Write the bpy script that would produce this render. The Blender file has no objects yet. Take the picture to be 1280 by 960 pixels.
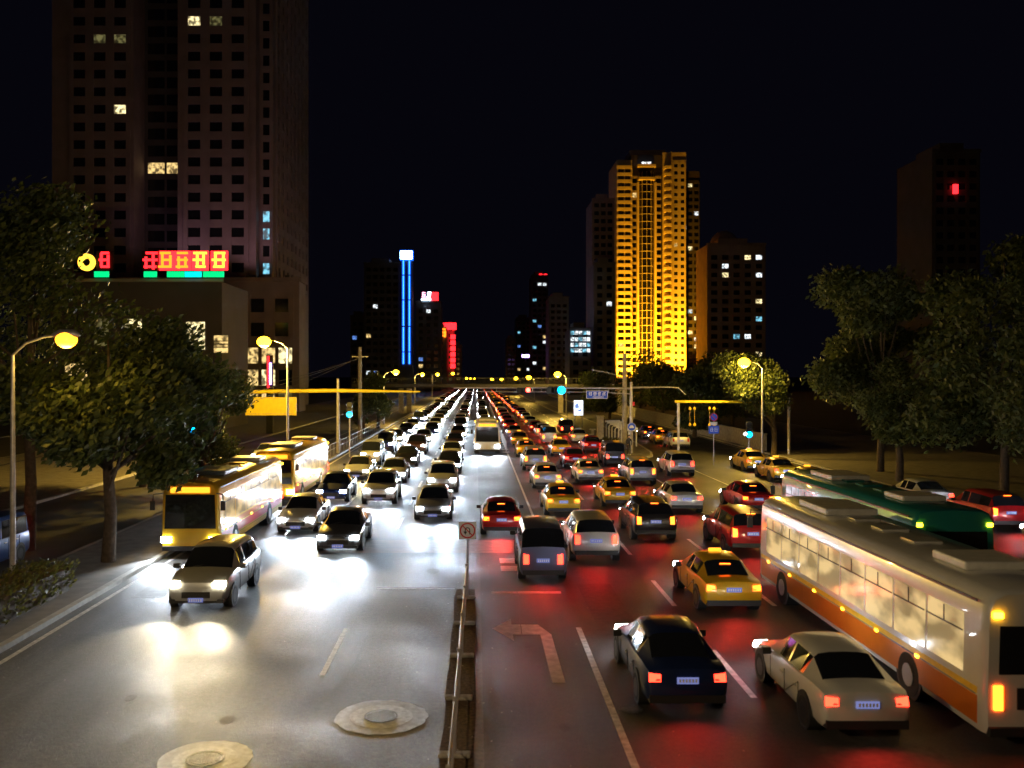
import bpy, math, random
from mathutils import Vector, Matrix
random.seed(7)
PI = math.pi
R = math.radians
S = bpy.context.scene
COL = S.collection

# ------------------------------------------------------------------ camera, world, exposure
F, CX, CY, H = 1150.0, 595.0, 470.0, 7.0        # focal (px of a 1280 wide frame), vanishing point, eye height
cam_d = bpy.data.cameras.new('camera'); cam = bpy.data.objects.new('camera', cam_d); COL.objects.link(cam)
cam.location = (0, 0, H); cam.rotation_euler = (PI/2, 0, 0)
cam_d.sensor_width = 36; cam_d.lens = 36*F/1280
cam_d.shift_x = (640-CX)/1280; cam_d.shift_y = -(480-CY)/1280
cam_d.clip_start = .1; cam_d.clip_end = 6000
cam_d.dof.use_dof = True; cam_d.dof.focus_distance = 48; cam_d.dof.aperture_fstop = 0.75
S.camera = cam
w = bpy.data.worlds.new('World'); S.world = w; w.use_nodes = True
wn = w.node_tree; bg = wn.nodes['Background']
sky = wn.nodes.new('ShaderNodeTexSky'); sky.sky_type = 'NISHITA'; sky.sun_disc = False
sky.sun_elevation = R(-4); sky.sun_rotation = R(200)
mixw = wn.nodes.new('ShaderNodeMixRGB'); mixw.inputs[0].default_value = .985
mixw.inputs[2].default_value = (.020, .019, .042, 1)
wn.links.new(sky.outputs[0], mixw.inputs[1]); wn.links.new(mixw.outputs[0], bg.inputs[0])
bg.inputs[1].default_value = .04
S.view_settings.view_transform = 'Standard'; S.view_settings.look = 'None'
S.view_settings.exposure = 1.0; S.view_settings.gamma = 1
S.render.engine = 'CYCLES'
S.cycles.use_denoising = True
S.cycles.max_bounces = 4; S.cycles.diffuse_bounces = 2; S.cycles.glossy_bounces = 2
S.cycles.transmission_bounces = 2; S.cycles.sample_clamp_indirect = 4
S.cycles.use_light_tree = True; S.cycles.caustics_reflective = False; S.cycles.caustics_refractive = False

def gx(u, v, z=0):                       # point at height z seen at pixel (u, v) below the horizon
    Y = F*(H-z)/(v-CY); return (u-CX)*Y/F, Y
def at(u, v, Y): return (u-CX)*Y/F, H-(v-CY)*Y/F

# ------------------------------------------------------------------ materials
M = {}
def mat(name, col, rough=.6, metal=0, var=.0, scale=8, bump=0, bscale=40, coat=0, emit=None, es=0, spec=None, nolamp=True):
    m = bpy.data.materials.new(name); m.use_nodes = True; nt = m.node_tree; b = nt.nodes['Principled BSDF']
    b.inputs['Base Color'].default_value = (*col, 1); b.inputs['Roughness'].default_value = rough
    b.inputs['Metallic'].default_value = metal; b.inputs['Coat Weight'].default_value = coat
    if spec is not None: b.inputs['Specular IOR Level'].default_value = spec
    tc = nt.nodes.new('ShaderNodeTexCoord')
    n = nt.nodes.new('ShaderNodeTexNoise'); n.inputs['Scale'].default_value = scale; n.inputs['Detail'].default_value = 5
    nt.links.new(tc.outputs['Object'], n.inputs['Vector'])
    if var:
        r = nt.nodes.new('ShaderNodeValToRGB'); e = r.color_ramp.elements
        e[0].position = .3; e[1].position = .7
        e[0].color = (*[c*(1-var) for c in col], 1); e[1].color = (*[min(1, c*(1+var)) for c in col], 1)
        nt.links.new(n.outputs[0], r.inputs[0]); nt.links.new(r.outputs[0], b.inputs['Base Color'])
    if bump:
        n2 = nt.nodes.new('ShaderNodeTexNoise'); n2.inputs['Scale'].default_value = bscale; n2.inputs['Detail'].default_value = 4
        nt.links.new(tc.outputs['Object'], n2.inputs['Vector'])
        bp = nt.nodes.new('ShaderNodeBump'); bp.inputs['Strength'].default_value = bump; bp.inputs['Distance'].default_value = .02
        nt.links.new(n2.outputs[0], bp.inputs['Height']); nt.links.new(bp.outputs[0], b.inputs['Normal'])
    if emit:
        b.inputs['Emission Color'].default_value = (*emit, 1); b.inputs['Emission Strength'].default_value = es
        if nolamp: m.cycles.emission_sampling = 'NONE'
    M[name] = m; return m

def road_mat(name, base, dark):
    m = bpy.data.materials.new(name); m.use_nodes = True; nt = m.node_tree; b = nt.nodes['Principled BSDF']
    N = nt.nodes.new; L = nt.links.new
    tc = N('ShaderNodeTexCoord')
    mp = N('ShaderNodeMapping'); mp.inputs['Scale'].default_value = (1, .06, 1); L(tc.outputs['Object'], mp.inputs[0])
    lane = N('ShaderNodeTexNoise'); lane.inputs['Scale'].default_value = 1.1; lane.inputs['Detail'].default_value = 6; L(mp.outputs[0], lane.inputs[0])
    big = N('ShaderNodeTexNoise'); big.inputs['Scale'].default_value = .25; big.inputs['Detail'].default_value = 8; L(tc.outputs['Object'], big.inputs[0])
    fine = N('ShaderNodeTexNoise'); fine.inputs['Scale'].default_value = 22; fine.inputs['Detail'].default_value = 8; fine.inputs['Roughness'].default_value = .75; L(tc.outputs['Object'], fine.inputs[0])
    ag = N('ShaderNodeTexVoronoi'); ag.inputs['Scale'].default_value = 38; L(tc.outputs['Object'], ag.inputs[0])
    a1 = N('ShaderNodeMath'); a1.operation = 'ADD'; L(lane.outputs[0], a1.inputs[0]); L(big.outputs[0], a1.inputs[1])
    a2 = N('ShaderNodeMath'); a2.operation = 'MULTIPLY_ADD'; a2.inputs[1].default_value = .8; L(fine.outputs[0], a2.inputs[0]); L(a1.outputs[0], a2.inputs[2])
    r = N('ShaderNodeValToRGB'); r.color_ramp.elements[0].position = .67; r.color_ramp.elements[1].position = .82
    mid = N('ShaderNodeTexNoise'); mid.inputs['Scale'].default_value = 7; mid.inputs['Detail'].default_value = 6; mid.inputs['Roughness'].default_value = .8; L(tc.outputs['Object'], mid.inputs[0])
    am = N('ShaderNodeMath'); am.operation = 'MULTIPLY_ADD'; am.inputs[1].default_value = 1.1; L(mid.outputs[0], am.inputs[0]); L(a2.outputs[0], am.inputs[2])
    a3 = N('ShaderNodeMath'); a3.operation = 'MULTIPLY'; a3.inputs[1].default_value = .385; L(am.outputs[0], a3.inputs[0])
    r.color_ramp.elements[0].color = (*dark, 1); r.color_ramp.elements[1].color = (*base, 1)
    L(a3.outputs[0], r.inputs[0])
    mx = N('ShaderNodeMixRGB'); mx.blend_type = 'MULTIPLY'; mx.inputs[0].default_value = .55
    L(r.outputs[0], mx.inputs[1]); L(ag.outputs['Color'], mx.inputs[2])
    hs = N('ShaderNodeHueSaturation'); hs.inputs['Saturation'].default_value = .35; hs.inputs['Value'].default_value = 1.4; L(mx.outputs[0], hs.inputs['Color'])
    L(hs.outputs[0], b.inputs['Base Color'])
    rr = N('ShaderNodeMapRange'); rr.inputs['From Min'].default_value = .35; rr.inputs['From Max'].default_value = .65
    rr.inputs['To Min'].default_value = .44; rr.inputs['To Max'].default_value = .66
    L(big.outputs[0], rr.inputs[0]); L(rr.outputs[0], b.inputs['Roughness'])
    bp = N('ShaderNodeBump'); bp.inputs['Strength'].default_value = .75; bp.inputs['Distance'].default_value = .03
    L(fine.outputs[0], bp.inputs['Height']); L(bp.outputs[0], b.inputs['Normal'])
    b.inputs['Specular IOR Level'].default_value = .5
    M[name] = m; return m
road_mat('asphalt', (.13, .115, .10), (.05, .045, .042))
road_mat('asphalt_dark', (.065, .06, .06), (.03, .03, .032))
mat('ground', (.04, .037, .032), .9, var=.4, scale=.3)
mat('paving', (.16, .145, .13), .75, var=.25, scale=2, bump=.4)
mat('kerb', (.38, .36, .32), .7, var=.2, scale=5, bump=.3)
mat('kerb_pale', (.70, .72, .74), .42, var=.3, scale=9, bump=.3)
mat('paint_line', (.74, .73, .70), .45, var=.35, scale=6)
mat('paint_worn', (.66, .65, .63), .45, var=.3, scale=4)
mat('brown_strip', (.17, .10, .065), .5, var=.35, scale=3, bump=.3)
mat('soil', (.09, .055, .035), .95, var=.6, scale=12, bump=.8, bscale=15)
mat('patch', (.52, .54, .56), .42, var=.3, scale=6, bump=.3)
mat('iron', (.12, .12, .12), .4, .7, var=.4, scale=12, bump=.6, bscale=25)
mat('steel', (.42, .42, .45), .4, .75, var=.25, scale=6)
mat('steel_dark', (.10, .10, .11), .6, .3)
mat('galv', (.45, .43, .47), .45, .5, var=.2, scale=5)
mat('concrete', (.36, .33, .31), .8, var=.3, scale=3, bump=.4)
mat('white_paint', (.78, .78, .76), .4, var=.12, scale=4)
mat('yellow_paint', (.85, .55, .03), .4, var=.1)
mat('stone', (.55, .50, .42), .75, var=.25, scale=4, bump=.4)
mat('rubber', (.02, .02, .02), .85, var=.3, scale=20)
mat('alloy', (.55, .55, .57), .3, .9)
mat('plastic', (.025, .025, .028), .45)
mat('glass', (.012, .014, .018), .06, spec=.9)
mat('plate_blue', (.03, .07, .45), .4, emit=(.4, .45, 1), es=.22)  # plates glow faintly on their own, though they are no lamps
mat('bark', (.09, .065, .045), .9, var=.4, scale=6, bump=.8, bscale=20)
mat('skin', (.55, .36, .27), .5)
mat('cloth_dark', (.03, .03, .045), .85, var=.3, scale=30)
mat('cloth_shoe', (.75, .74, .72), .6)
mat('hair', (.01, .008, .007), .6)
mat('win_dark', (.010, .011, .014), .12, spec=.7, var=.2)
mat('head_lens', (.9, .9, .9), .2, emit=(.88, .94, 1), es=38, nolamp=False)
mat('head_lens_far', (.9, .9, .9), .2, emit=(.92, .96, 1), es=55)
mat('head_lens_warm', (.9, .9, .9), .2, emit=(1, .86, .55), es=34, nolamp=False)
mat('tail_lens', (.5, .01, .01), .25, emit=(1, .03, .012), es=5, nolamp=False)
mat('tail_lens_far', (.5, .01, .01), .25, emit=(1, .05, .015), es=12)
mat('brake_lens', (.6, .02, .01), .25, emit=(1, .11, .008), es=5, nolamp=False)
mat('turn_lens', (.7, .3, .02), .25, emit=(1, .42, .01), es=14)
mat('bus_glow', (.3, .3, .3), .15, emit=(.75, .85, 1), es=.35)
mat('bus_glow_warm', (.3, .28, .2), .15, emit=(1, .7, .3), es=.3)
mat('led_amber', (.2, .1, 0), .3, emit=(1, .36, .02), es=1.2)
mat('led_cyan', (.02, .2, .3), .3, emit=(.05, .6, 1), es=5)
mat('sodium', (1, .8, .3), .3, emit=(1, .52, .012), es=9)
mat('sodium_orange', (1, .7, .3), .3, emit=(1, .30, .01), es=3)
mat('sig_cyan', (.1, .5, .6), .3, emit=(.0, .42, 1), es=7)
mat('sig_red', (.4, .02, .02), .3, emit=(1, .03, .02), es=14)
mat('sig_white', (.8, .8, .8), .3, emit=(.8, .95, 1), es=18)
mat('neon_blue', (.02, .1, .4), .3, emit=(0, .09, 1), es=1.0)
mat('neon_blue_core', (.1, .3, .8), .3, emit=(.08, .42, 1), es=1.2)
mat('neon_white', (.8, .9, 1), .3, emit=(.55, .85, 1), es=9)
mat('neon_red', (.4, .02, .02), .3, emit=(1, .015, .02), es=2.2)
mat('neon_orange', (.5, .1, .02), .3, emit=(1, .20, .01), es=1.6)
mat('neon_yellow', (.6, .4, .05), .3, emit=(1, .55, .04), es=1.4)
mat('neon_green', (.02, .4, .15), .3, emit=(.0, .55, .16), es=.9)
mat('neon_cyan', (.02, .4, .4), .3, emit=(.0, .6, .55), es=.9)
mat('neon_violet', (.2, .1, .4), .3, emit=(.45, .25, 1), es=5)
mat('neon_pink', (.5, .1, .3), .3, emit=(1, .35, .6), es=2)
mat('sign_blue', (.02, .07, .42), .35, emit=(.02, .08, .6), es=.12)
mat('sign_white', (.8, .8, .82), .35)
mat('sign_lamplight_yellow', (.85, .65, .02), .4, var=.08, scale=3)  # yellow of the board, and of lamp light on the steel arms
mat('sign_red', (.6, .03, .04), .35)
mat('sign_black', (.02, .02, .02), .4)
mat('lightbox', (.8, .85, .9), .4, emit=(.75, .88, 1), es=1.1)
mat('lightbox_blue', (.2, .3, .6), .4, emit=(.15, .25, .6), es=.6)
def vary(nm, sc, lo=.12, st=(1, 1, 1)):
    nt = M[nm].node_tree; b = nt.nodes['Principled BSDF']; es = b.inputs['Emission Strength'].default_value
    n = nt.nodes.new('ShaderNodeTexNoise'); n.inputs['Scale'].default_value = sc; n.inputs['Detail'].default_value = 3
    g = nt.nodes.new('ShaderNodeNewGeometry'); mp = nt.nodes.new('ShaderNodeMapping'); mp.inputs['Scale'].default_value = st; nt.links.new(g.outputs['Position'], mp.inputs[0]); nt.links.new(mp.outputs[0], n.inputs['Vector'])
    mr = nt.nodes.new('ShaderNodeMapRange'); mr.inputs['From Min'].default_value = .40; mr.inputs['From Max'].default_value = .60
    mr.inputs['To Min'].default_value = es*lo; mr.inputs['To Max'].default_value = es*1.25
    nt.links.new(n.outputs[0], mr.inputs[0]); nt.links.new(mr.outputs[0], b.inputs['Emission Strength'])
vary('bus_glow', 1.2, .35, (1, .8, 1.6)); vary('bus_glow_warm', 1.2, .35, (1, .8, 1.6))
for nm, c, e in (('lit_warm', (1, .68, .25), .9), ('lit_yellow', (1, .82, .40), 1.3), ('lit_white', (.85, .95, 1), 1.3), ('lit_cyan', (.25, .75, 1), .8), ('lit_dim', (.6, .55, .2), .18), ('lit_blue', (.15, .35, 1), .8)):
    mat(nm, (.3, .3, .3), .3, emit=c, es=e*.55); vary(nm, 1.3)
def leaf_mat(name, c1, c2):
    m = bpy.data.materials.new(name); m.use_nodes = True; nt = m.node_tree; b = nt.nodes['Principled BSDF']
    oi = nt.nodes.new('ShaderNodeNewGeometry'); r = nt.nodes.new('ShaderNodeValToRGB')
    r.color_ramp.elements[0].color = (*c1, 1); r.color_ramp.elements[1].color = (*c2, 1)
    nt.links.new(oi.outputs['Random Per Island'], r.inputs[0]); nt.links.new(r.outputs[0], b.inputs['Base Color'])
    b.inputs['Roughness'].default_value = .55
    tr = nt.nodes.new('ShaderNodeBsdfTranslucent'); nt.links.new(r.outputs[0], tr.inputs[0])
    mx = nt.nodes.new('ShaderNodeMixShader'); mx.inputs[0].default_value = .3
    nt.links.new(b.outputs[0], mx.inputs[1]); nt.links.new(tr.outputs[0], mx.inputs[2])
    nt.links.new(mx.outputs[0], nt.nodes['Material Output'].inputs[0]); M[name] = m
leaf_mat('leaf', (.03, .05, .012), (.11, .13, .03))
leaf_mat('leaf_olive', (.05, .06, .015), (.15, .14, .03))

# ------------------------------------------------------------------ mesh builder
class MB:
    def __init__(s): s.v = []; s.f = []; s.m = []; s.cur = 0
    def quad(s, *p):
        n = len(s.v); s.v += [tuple(q) for q in p]; s.f.append(tuple(range(n, n+len(p)))); s.m.append(s.cur); return s
    def box(s, x0, x1, y0, y1, z0, z1):
        n = len(s.v)
        s.v += [(x0, y0, z0), (x1, y0, z0), (x1, y1, z0), (x0, y1, z0), (x0, y0, z1), (x1, y0, z1), (x1, y1, z1), (x0, y1, z1)]
        for f in ((0, 3, 2, 1), (4, 5, 6, 7), (0, 1, 5, 4), (1, 2, 6, 5), (2, 3, 7, 6), (3, 0, 4, 7)):
            s.f.append(tuple(n+i for i in f)); s.m.append(s.cur)
        return s
    def tube(s, pts, rad, n=10, cap=True):
        pts = [Vector(p) for p in pts]
        if not isinstance(rad, (list, tuple)): rad = [rad]*len(pts)
        base = len(s.v); a = None
        for i, p in enumerate(pts):
            d = (pts[min(i+1, len(pts)-1)]-pts[max(i-1, 0)]).normalized()
            if a is None: a = d.orthogonal().normalized()
            else:
                a = (a-d*a.dot(d)); a = a.normalized() if a.length > 1e-6 else d.orthogonal().normalized()
            b = d.cross(a)
            for k in range(n):
                t = 2*PI*k/n; s.v.append(tuple(p+(a*math.cos(t)+b*math.sin(t))*rad[i]))
        for i in range(len(pts)-1):
            for k in range(n):
                s.f.append((base+i*n+k, base+i*n+(k+1) % n, base+(i+1)*n+(k+1) % n, base+(i+1)*n+k)); s.m.append(s.cur)
        if cap:
            s.f.append(tuple(base+k for k in range(n))[::-1]); s.m.append(s.cur)
            e = base+(len(pts)-1)*n; s.f.append(tuple(e+k for k in range(n))); s.m.append(s.cur)
        return s
    def prism(s, poly, z0, z1):
        n = len(poly); b = len(s.v)
        s.v += [(x, y, z0) for x, y in poly]+[(x, y, z1) for x, y in poly]
        s.f.append(tuple(b+i for i in range(n))[::-1]); s.m.append(s.cur)
        s.f.append(tuple(b+n+i for i in range(n))); s.m.append(s.cur)
        for i in range(n):
            j = (i+1) % n; s.f.append((b+i, b+j, b+n+j, b+n+i)); s.m.append(s.cur)
        return s
    def disc_y(s, cx, y, cz, r, th=.02, n=24):     # a disc facing -y
        return s.tube([(cx, y, cz), (cx, y+th, cz)], r, n)
    def mesh(s, name, mats, smooth=False, bevel=0):
        me = bpy.data.meshes.new(name); me.from_pydata(s.v, [], s.f)
        for m in (mats if isinstance(mats, (list, tuple)) else [mats]): me.materials.append(M[m] if isinstance(m, str) else m)
        me.polygons.foreach_set('material_index', s.m)
        if smooth:
            me.polygons.foreach_set('use_smooth', [True]*len(s.f))
            me.set_sharp_from_angle(angle=R(40))
        me.update(); return me
    def build(s, name, mats, parent=None, smooth=False, bevel=0, loc=None, rz=0):
        o = bpy.data.objects.new(name, s.mesh(name, mats, smooth)); COL.objects.link(o)
        if bevel:
            b = o.modifiers.new('bevel', 'BEVEL'); b.width = bevel; b.segments = 2; b.limit_method = 'ANGLE'
        if parent: o.parent = parent
        if loc: o.location = loc
        o.rotation_euler.z = rz
        return o
def box(name, m, x0, x1, y0, y1, z0, z1, parent=None, bevel=0):
    return MB().box(x0, x1, y0, y1, z0, z1).build(name, m, parent, bevel=bevel)
def tag(o, label, cat, group=None, kind=None):
    if label: o['label'] = label
    if cat: o['category'] = cat
    if group: o['group'] = group
    if kind: o['kind'] = kind
    return o
def thing(name, label, cat, loc=(0, 0, 0), rz=0, group=None):
    o = bpy.data.objects.new(name, None); o.empty_display_size = .2; COL.objects.link(o)
    o.location = loc; o.rotation_euler = (0, 0, rz); return tag(o, label, cat, group)
def struct(o): o['kind'] = 'structure'; return o
def light(kind, name, parent, loc, energy, col, size=.1, rot=None, angle=None, blend=.6):
    d = bpy.data.lights.new(name, kind); d.energy = energy; d.color = col; d.shadow_soft_size = size
    if kind == 'SPOT': d.spot_size = angle; d.spot_blend = blend
    o = bpy.data.objects.new(name, d); COL.objects.link(o); o.location = loc
    if rot: o.rotation_euler = rot
    if parent: o.parent = parent
    return o
def copy_tree(o, parent=None):
    c = o.copy(); COL.objects.link(c)
    if parent: c.parent = parent
    for ch in o.children: copy_tree(ch, c)
    return c

# ------------------------------------------------------------------ ground, roads, pavements
struct(MB().quad((-2500, -200, -.02), (2500, -200, -.02), (2500, 5000, -.02), (-2500, 5000, -.02)).build('ground', 'ground'))
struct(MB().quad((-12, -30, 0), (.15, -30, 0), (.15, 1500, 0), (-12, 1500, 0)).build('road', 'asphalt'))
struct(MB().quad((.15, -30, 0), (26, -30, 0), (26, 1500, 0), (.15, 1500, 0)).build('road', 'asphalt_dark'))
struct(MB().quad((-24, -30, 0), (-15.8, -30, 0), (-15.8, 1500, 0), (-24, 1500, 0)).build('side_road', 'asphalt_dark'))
def pavement(poly, name='pavement', m='paving'):
    """slab with a kerb edge all the way round"""
    n = len(poly); c = Vector((sum(p[0] for p in poly)/n, sum(p[1] for p in poly)/n))
    struct(MB().prism(poly, 0, .145).build('kerb', 'kerb'))
    ins = []
    A = sum(poly[i][0]*poly[(i+1) % n][1]-poly[(i+1) % n][0]*poly[i][1] for i in range(n))
    sg = 1 if A > 0 else -1
    for i in range(n):
        p0, p1, p2 = Vector(poly[i-1]), Vector(poly[i]), Vector(poly[(i+1) % n])
        d1 = (p1-p0).normalized(); d2 = (p2-p1).normalized()
        n1 = Vector((-d1.y, d1.x))*sg; n2 = Vector((-d2.y, d2.x))*sg; nn = (n1+n2).normalized()
        ins.append(tuple(p1+nn*.22/max(.4, nn.dot(n1))))
    struct(MB().prism(ins, .10, .15).build(name, m))
pavement([(-15.8, -30), (-12, -30), (-12, 1200), (-15.8, 1200)])
pavement([(-40, -30), (-24, -30), (-24, 1200), (-40, 1200)])
pavement([(26, -30), (45, -30), (45, 1200), (26, 1200)])
isl = [(12.9, 78.2), (12.1, 80.5), (11.75, 84), (11.8, 90), (12.1, 106), (12.4, 120), (12.9, 128), (13.8, 136), (15, 150), (15.2, 170), (15.2, 900), (18, 900), (17.6, 130), (16.6, 95), (15.9, 83), (15.3, 79.5), (14.2, 77.6)]
pavement(isl)

# painted markings
ml = MB()
def line(x, y0, y1, wd=.15, mb=ml, z=.004): mb.quad((x-wd/2, y0, z), (x+wd/2, y0, z), (x+wd/2, y1, z), (x-wd/2, y1, z))
line(2.85, 10, 25.6)
y = 42
while y < 260:
    for x in (-3.6, -7.0): line(x, y, y+3.5)
    y += 8
for x in (6.05, 9.1, 12.2):
    y = 12
    while y < 260: line(x, y, y+3.5); y += 8
line(-3.6, 21.5, 25.5, .13); line(-11.6, 5, 300); line(25.6, 5, 300); line(16.2, 5, 70, .12); line(2.85, 44, 84, .12)
struct(ml.build('lane_marking', 'paint_line'))
wm = MB()
wm.quad((.5, 29.6, .004), (2.75, 29.6, .004), (2.75, 29.9, .004), (.5, 29.9, .004))
wm.quad((-3.3, 30.2, .004), (-.7, 30.2, .004), (-.7, 30.32, .004), (-3.3, 30.32, .004))
# left turn arrow
z = .005
wm.quad((1.74, 21.0, z), (2.04, 21.0, z), (2.04, 24.9, z), (1.74, 24.9, z))
wm.quad((1.0, 24.9, z), (2.04, 24.9, z), (1.74, 25.9, z), (1.0, 25.9, z))
wm.quad((1.0, 24.3, z), (1.0, 26.5, z), (.45, 25.5, z))
for y0 in (33, 34.4):
    wm.quad((.9, y0, z), (1.9, y0, z), (1.9, y0+.9, z), (.9, y0+.9, z))
struct(wm.build('road_arrow', 'paint_worn'))
struct(MB().quad((-6.2, 36.4, .004), (1.9, 36.4, .004), (1.9, 39.2, .004), (-6.2, 39.2, .004)).build('crossing_strip', 'brown_strip'))
st = MB()
for i in range(14):
    y0 = 12+i*1.3; st.quad((-.66-.03*math.sin(i*2.1), y0, .004), (-.02+.02*math.sin(i*1.3), y0, .004), (-.02+.02*math.sin((i+1)*1.3), y0+1.3, .004), (-.66-.03*math.sin((i+1)*2.1), y0+1.3, .004))
struct(st.build('soil_strip', 'soil'))
# pavement seams and cracks
cr = MB()
for (x0, y0, x1, y1) in ((-11.9, 30.9, 2.7, 31.1), (-3.0, 21.4, -2.9, 24.8), (-.95, 21, -.9, 24), (.9, 12, 1.35, 30), (2.6, 30, 5.9, 30.4), (-11, 47, -.6, 47.3), (-7, 26, -4.2, 26.1)):
    dx, dy = x1-x0, y1-y0; l = math.hypot(dx, dy); nx, ny = -dy/l*.008, dx/l*.008
    k = 12; pts = [(x0+dx*i/k+random.uniform(-.03, .03), y0+dy*i/k) for i in range(k+1)]
    for a, b in zip(pts, pts[1:]): cr.quad((a[0]-nx, a[1]-ny, .006), (b[0]-nx, b[1]-ny, .006), (b[0]+nx, b[1]+ny, .006), (a[0]+nx, a[1]+ny, .006))
struct(cr.build('road_seam', 'sign_black'))
mat('patch_dark', (.058, .053, .05), .6, var=.35, scale=5, bump=.5, bscale=30); mat('patch_light', (.088, .08, .074), .7, var=.3, scale=5, bump=.5, bscale=30)
mat('tyre_polish', (.06, .056, .052), .38, var=.3, scale=6)
for k, (x0, x1, y0, y1, mm) in enumerate(((3.4, 4.5, 24.5, 31, 'patch_dark'), (6.4, 8.6, 15, 17.4, 'patch_light'), (-10.9, -9.9, 29, 60, 'patch_light'), (11, 13.3, 41, 46, 'patch_dark'), (4.9, 5.8, 40, 66, 'patch_light'))):
    struct(MB().prism([(x0, y0), (x1+.03, y0+.04), (x1, y1), (x0-.02, y1-.05)], -.004, .0022).build('road_patch', mm))
lt = MB(); r_ = random.Random(5)
for k in range(420):
    x, y = r_.choice((r_.uniform(-11, 8), r_.gauss(-.35, .7), r_.gauss(-11.3, .4))), r_.uniform(13, 48); q = r_.uniform(.006, .028); a = r_.uniform(0, 3)
    lt.quad((x-q*math.cos(a), y-q*math.sin(a), .008), (x+q*math.sin(a), y-q*math.cos(a), .010), (x+q*math.cos(a), y+q*math.sin(a), .008+q*.6), (x-q*math.sin(a), y+q*math.cos(a), .008))
tag(lt.build('grit', 'kerb'), 'fine pale grit and litter scattered over the near road', 'grit', kind='stuff')
st_ = MB()
for k in range(46):
    x, y = r_.choice((-2, -5.3, -8.4, 1.4, 4.4, 7.5))+r_.gauss(0, .35), r_.uniform(13, 60); q = r_.uniform(.05, .22)
    st_.prism([(x+q*(1+.3*r_.random())*math.cos(a), y+q*1.7*(1+.3*r_.random())*math.sin(a)) for a in [2*PI*i/11 for i in range(11)]], -.002, .0028)
struct(st_.build('oil_stain', 'patch_dark'))

def disc(name, m, x, y, r, z, parent=None, seg=40, wob=0, th=.004):
    poly = [(x+(r*(1+random.uniform(-wob, wob)))*math.cos(2*PI*i/seg), y+(r*(1+random.uniform(-wob, wob)))*math.sin(2*PI*i/seg)) for i in range(seg)]
    return MB().prism(poly, z-th, z).build(name, m, parent)
def manhole(x, y, rr, ri, label, pm='patch'):
    t = thing('manhole', label, 'manhole', (x, y, .0), group='manholes in the carriageway')
    disc('concrete_patch', pm, 0, 0, rr, .006, t, wob=.03, th=.002); disc('concrete_collar', 'kerb_pale', 0, 0, rr*.68, .009, t, wob=.015, th=.002)
    a = MB()
    for k in range(32):
        a0, a1 = 2*PI*k/32, 2*PI*(k+1)/32
        for (r0, r1, z0, z1) in ((ri, ri*1.15, .022, .022), (ri*1.15, ri*1.15, .022, .01), (ri, ri, .022, .012)):
            a.quad((r0*math.cos(a0), r0*math.sin(a0), z0), (r1*math.cos(a0), r1*math.sin(a0), z1), (r1*math.cos(a1), r1*math.sin(a1), z1), (r0*math.cos(a1), r0*math.sin(a1), z0))
    a.build('rim', 'iron', t)
    c = disc('cover', 'iron', 0, 0, ri*.97, .018, t)
    g = MB()
    for i in range(-4, 5):
        q = i*ri*.2; l = math.sqrt(max(0, (ri*.88)**2-q*q)); g.box(q-.015, q+.015, -l, l, .018, .023)
    g.build('tread', 'iron', c)
manhole(-1.95, 18.9, .95, .30, 'large round manhole in a pale concrete patch beside the median fence')
manhole(-4.95, 16.8, .85, .30, 'manhole at the bottom edge of the photo, left of the largest one')
manhole(-5.5, 38.6, .68, .30, 'farthest manhole of the left carriageway, on the brown crossing strip', 'stone')
manhole(-5.45, 33, .42, .28, 'small plain manhole just in front of the brown crossing strip')
manhole(3.25, 19.3, .28, .22, 'small dark manhole in the right carriageway beside the white lane line', 'asphalt_dark')

# ------------------------------------------------------------------ median fence
def median_fence(x0, x1, y0, y1, n, label, reach=None):
    t = thing('median_fence', label, 'fence', ((x0+x1)/2, y0, 0))
    X = lambda y: (x0+(x1-x0)*(y-y0)/(y1-y0))-(x0+x1)/2
    foot = None
    for i in range(n+1):
        y = (y1-y0)*i/n; x = X(y+y0)
        f = MB(); f.box(x-.30, x+.30, y-.10, y+.10, .005, .09); f.build('foot', 'concrete', t, bevel=.03)
        p = MB(); p.box(x-.03, x+.03, y-.03, y+.03, .09, 1.08); p.box(x-.04, x+.04, y-.04, y+.04, 1.08, 1.11); p.build('post', 'galv', t)
        if i < n:
            y2 = (y1-y0)*(i+1)/n; x2 = X(y2+y0)
            b = MB()
            for zz, rr in ((.2, .014), (.9, .014), (1.02, .024)): b.tube([(x, y+.03, zz), (x2, y2-.03, zz)], rr*.8, 6)
            k = max(3, int((y2-y)/.16))
            for j in range(1, k):
                q = j/k; b.tube([(x+(x2-x)*q, y+(y2-y)*q, .2), (x+(x2-x)*q, y+(y2-y)*q, .9)], .008, 4, False)
            b.build('panel', 'galv', t)
            r = MB(); q = .45; r.box(x+(x2-x)*q-.02, x+(x2-x)*q+.02, y+(y2-y)*q-.16, y+(y2-y)*q+.16, .91, 1.0); r.build('reflector', 'yellow_paint', t)
median_fence(-.42, -.30, 13.9, 28.9, 5, 'low grey steel median fence on concrete feet, nearest the viewer')
median_fence(2.75, 2.9, 84, 204, 40, 'long far median fence beyond the open gap, beside oncoming traffic')

def glyph(mb, x, y, z, w, h, seed, th=.03, t=.12):
    """a block of strokes the size of one character, facing -y, in a w x h cell from (x, z)"""
    r = random.Random(seed); s = w*t
    for k in range(3):
        zz = z+h*(.1+.38*k); a = r.uniform(0, .25); b = r.uniform(.75, 1)
        mb.box(x+w*a, x+w*b, y-th-.001*k, y, zz, zz+s)
    for k in range(2):
        xx = x+w*(.18+.5*k+r.uniform(-.08, .08)); a = r.uniform(0, .3); b = r.uniform(.7, 1)
        mb.box(xx, xx+s, y-th-.004-.001*k, y, z+h*a, z+h*b)

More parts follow.
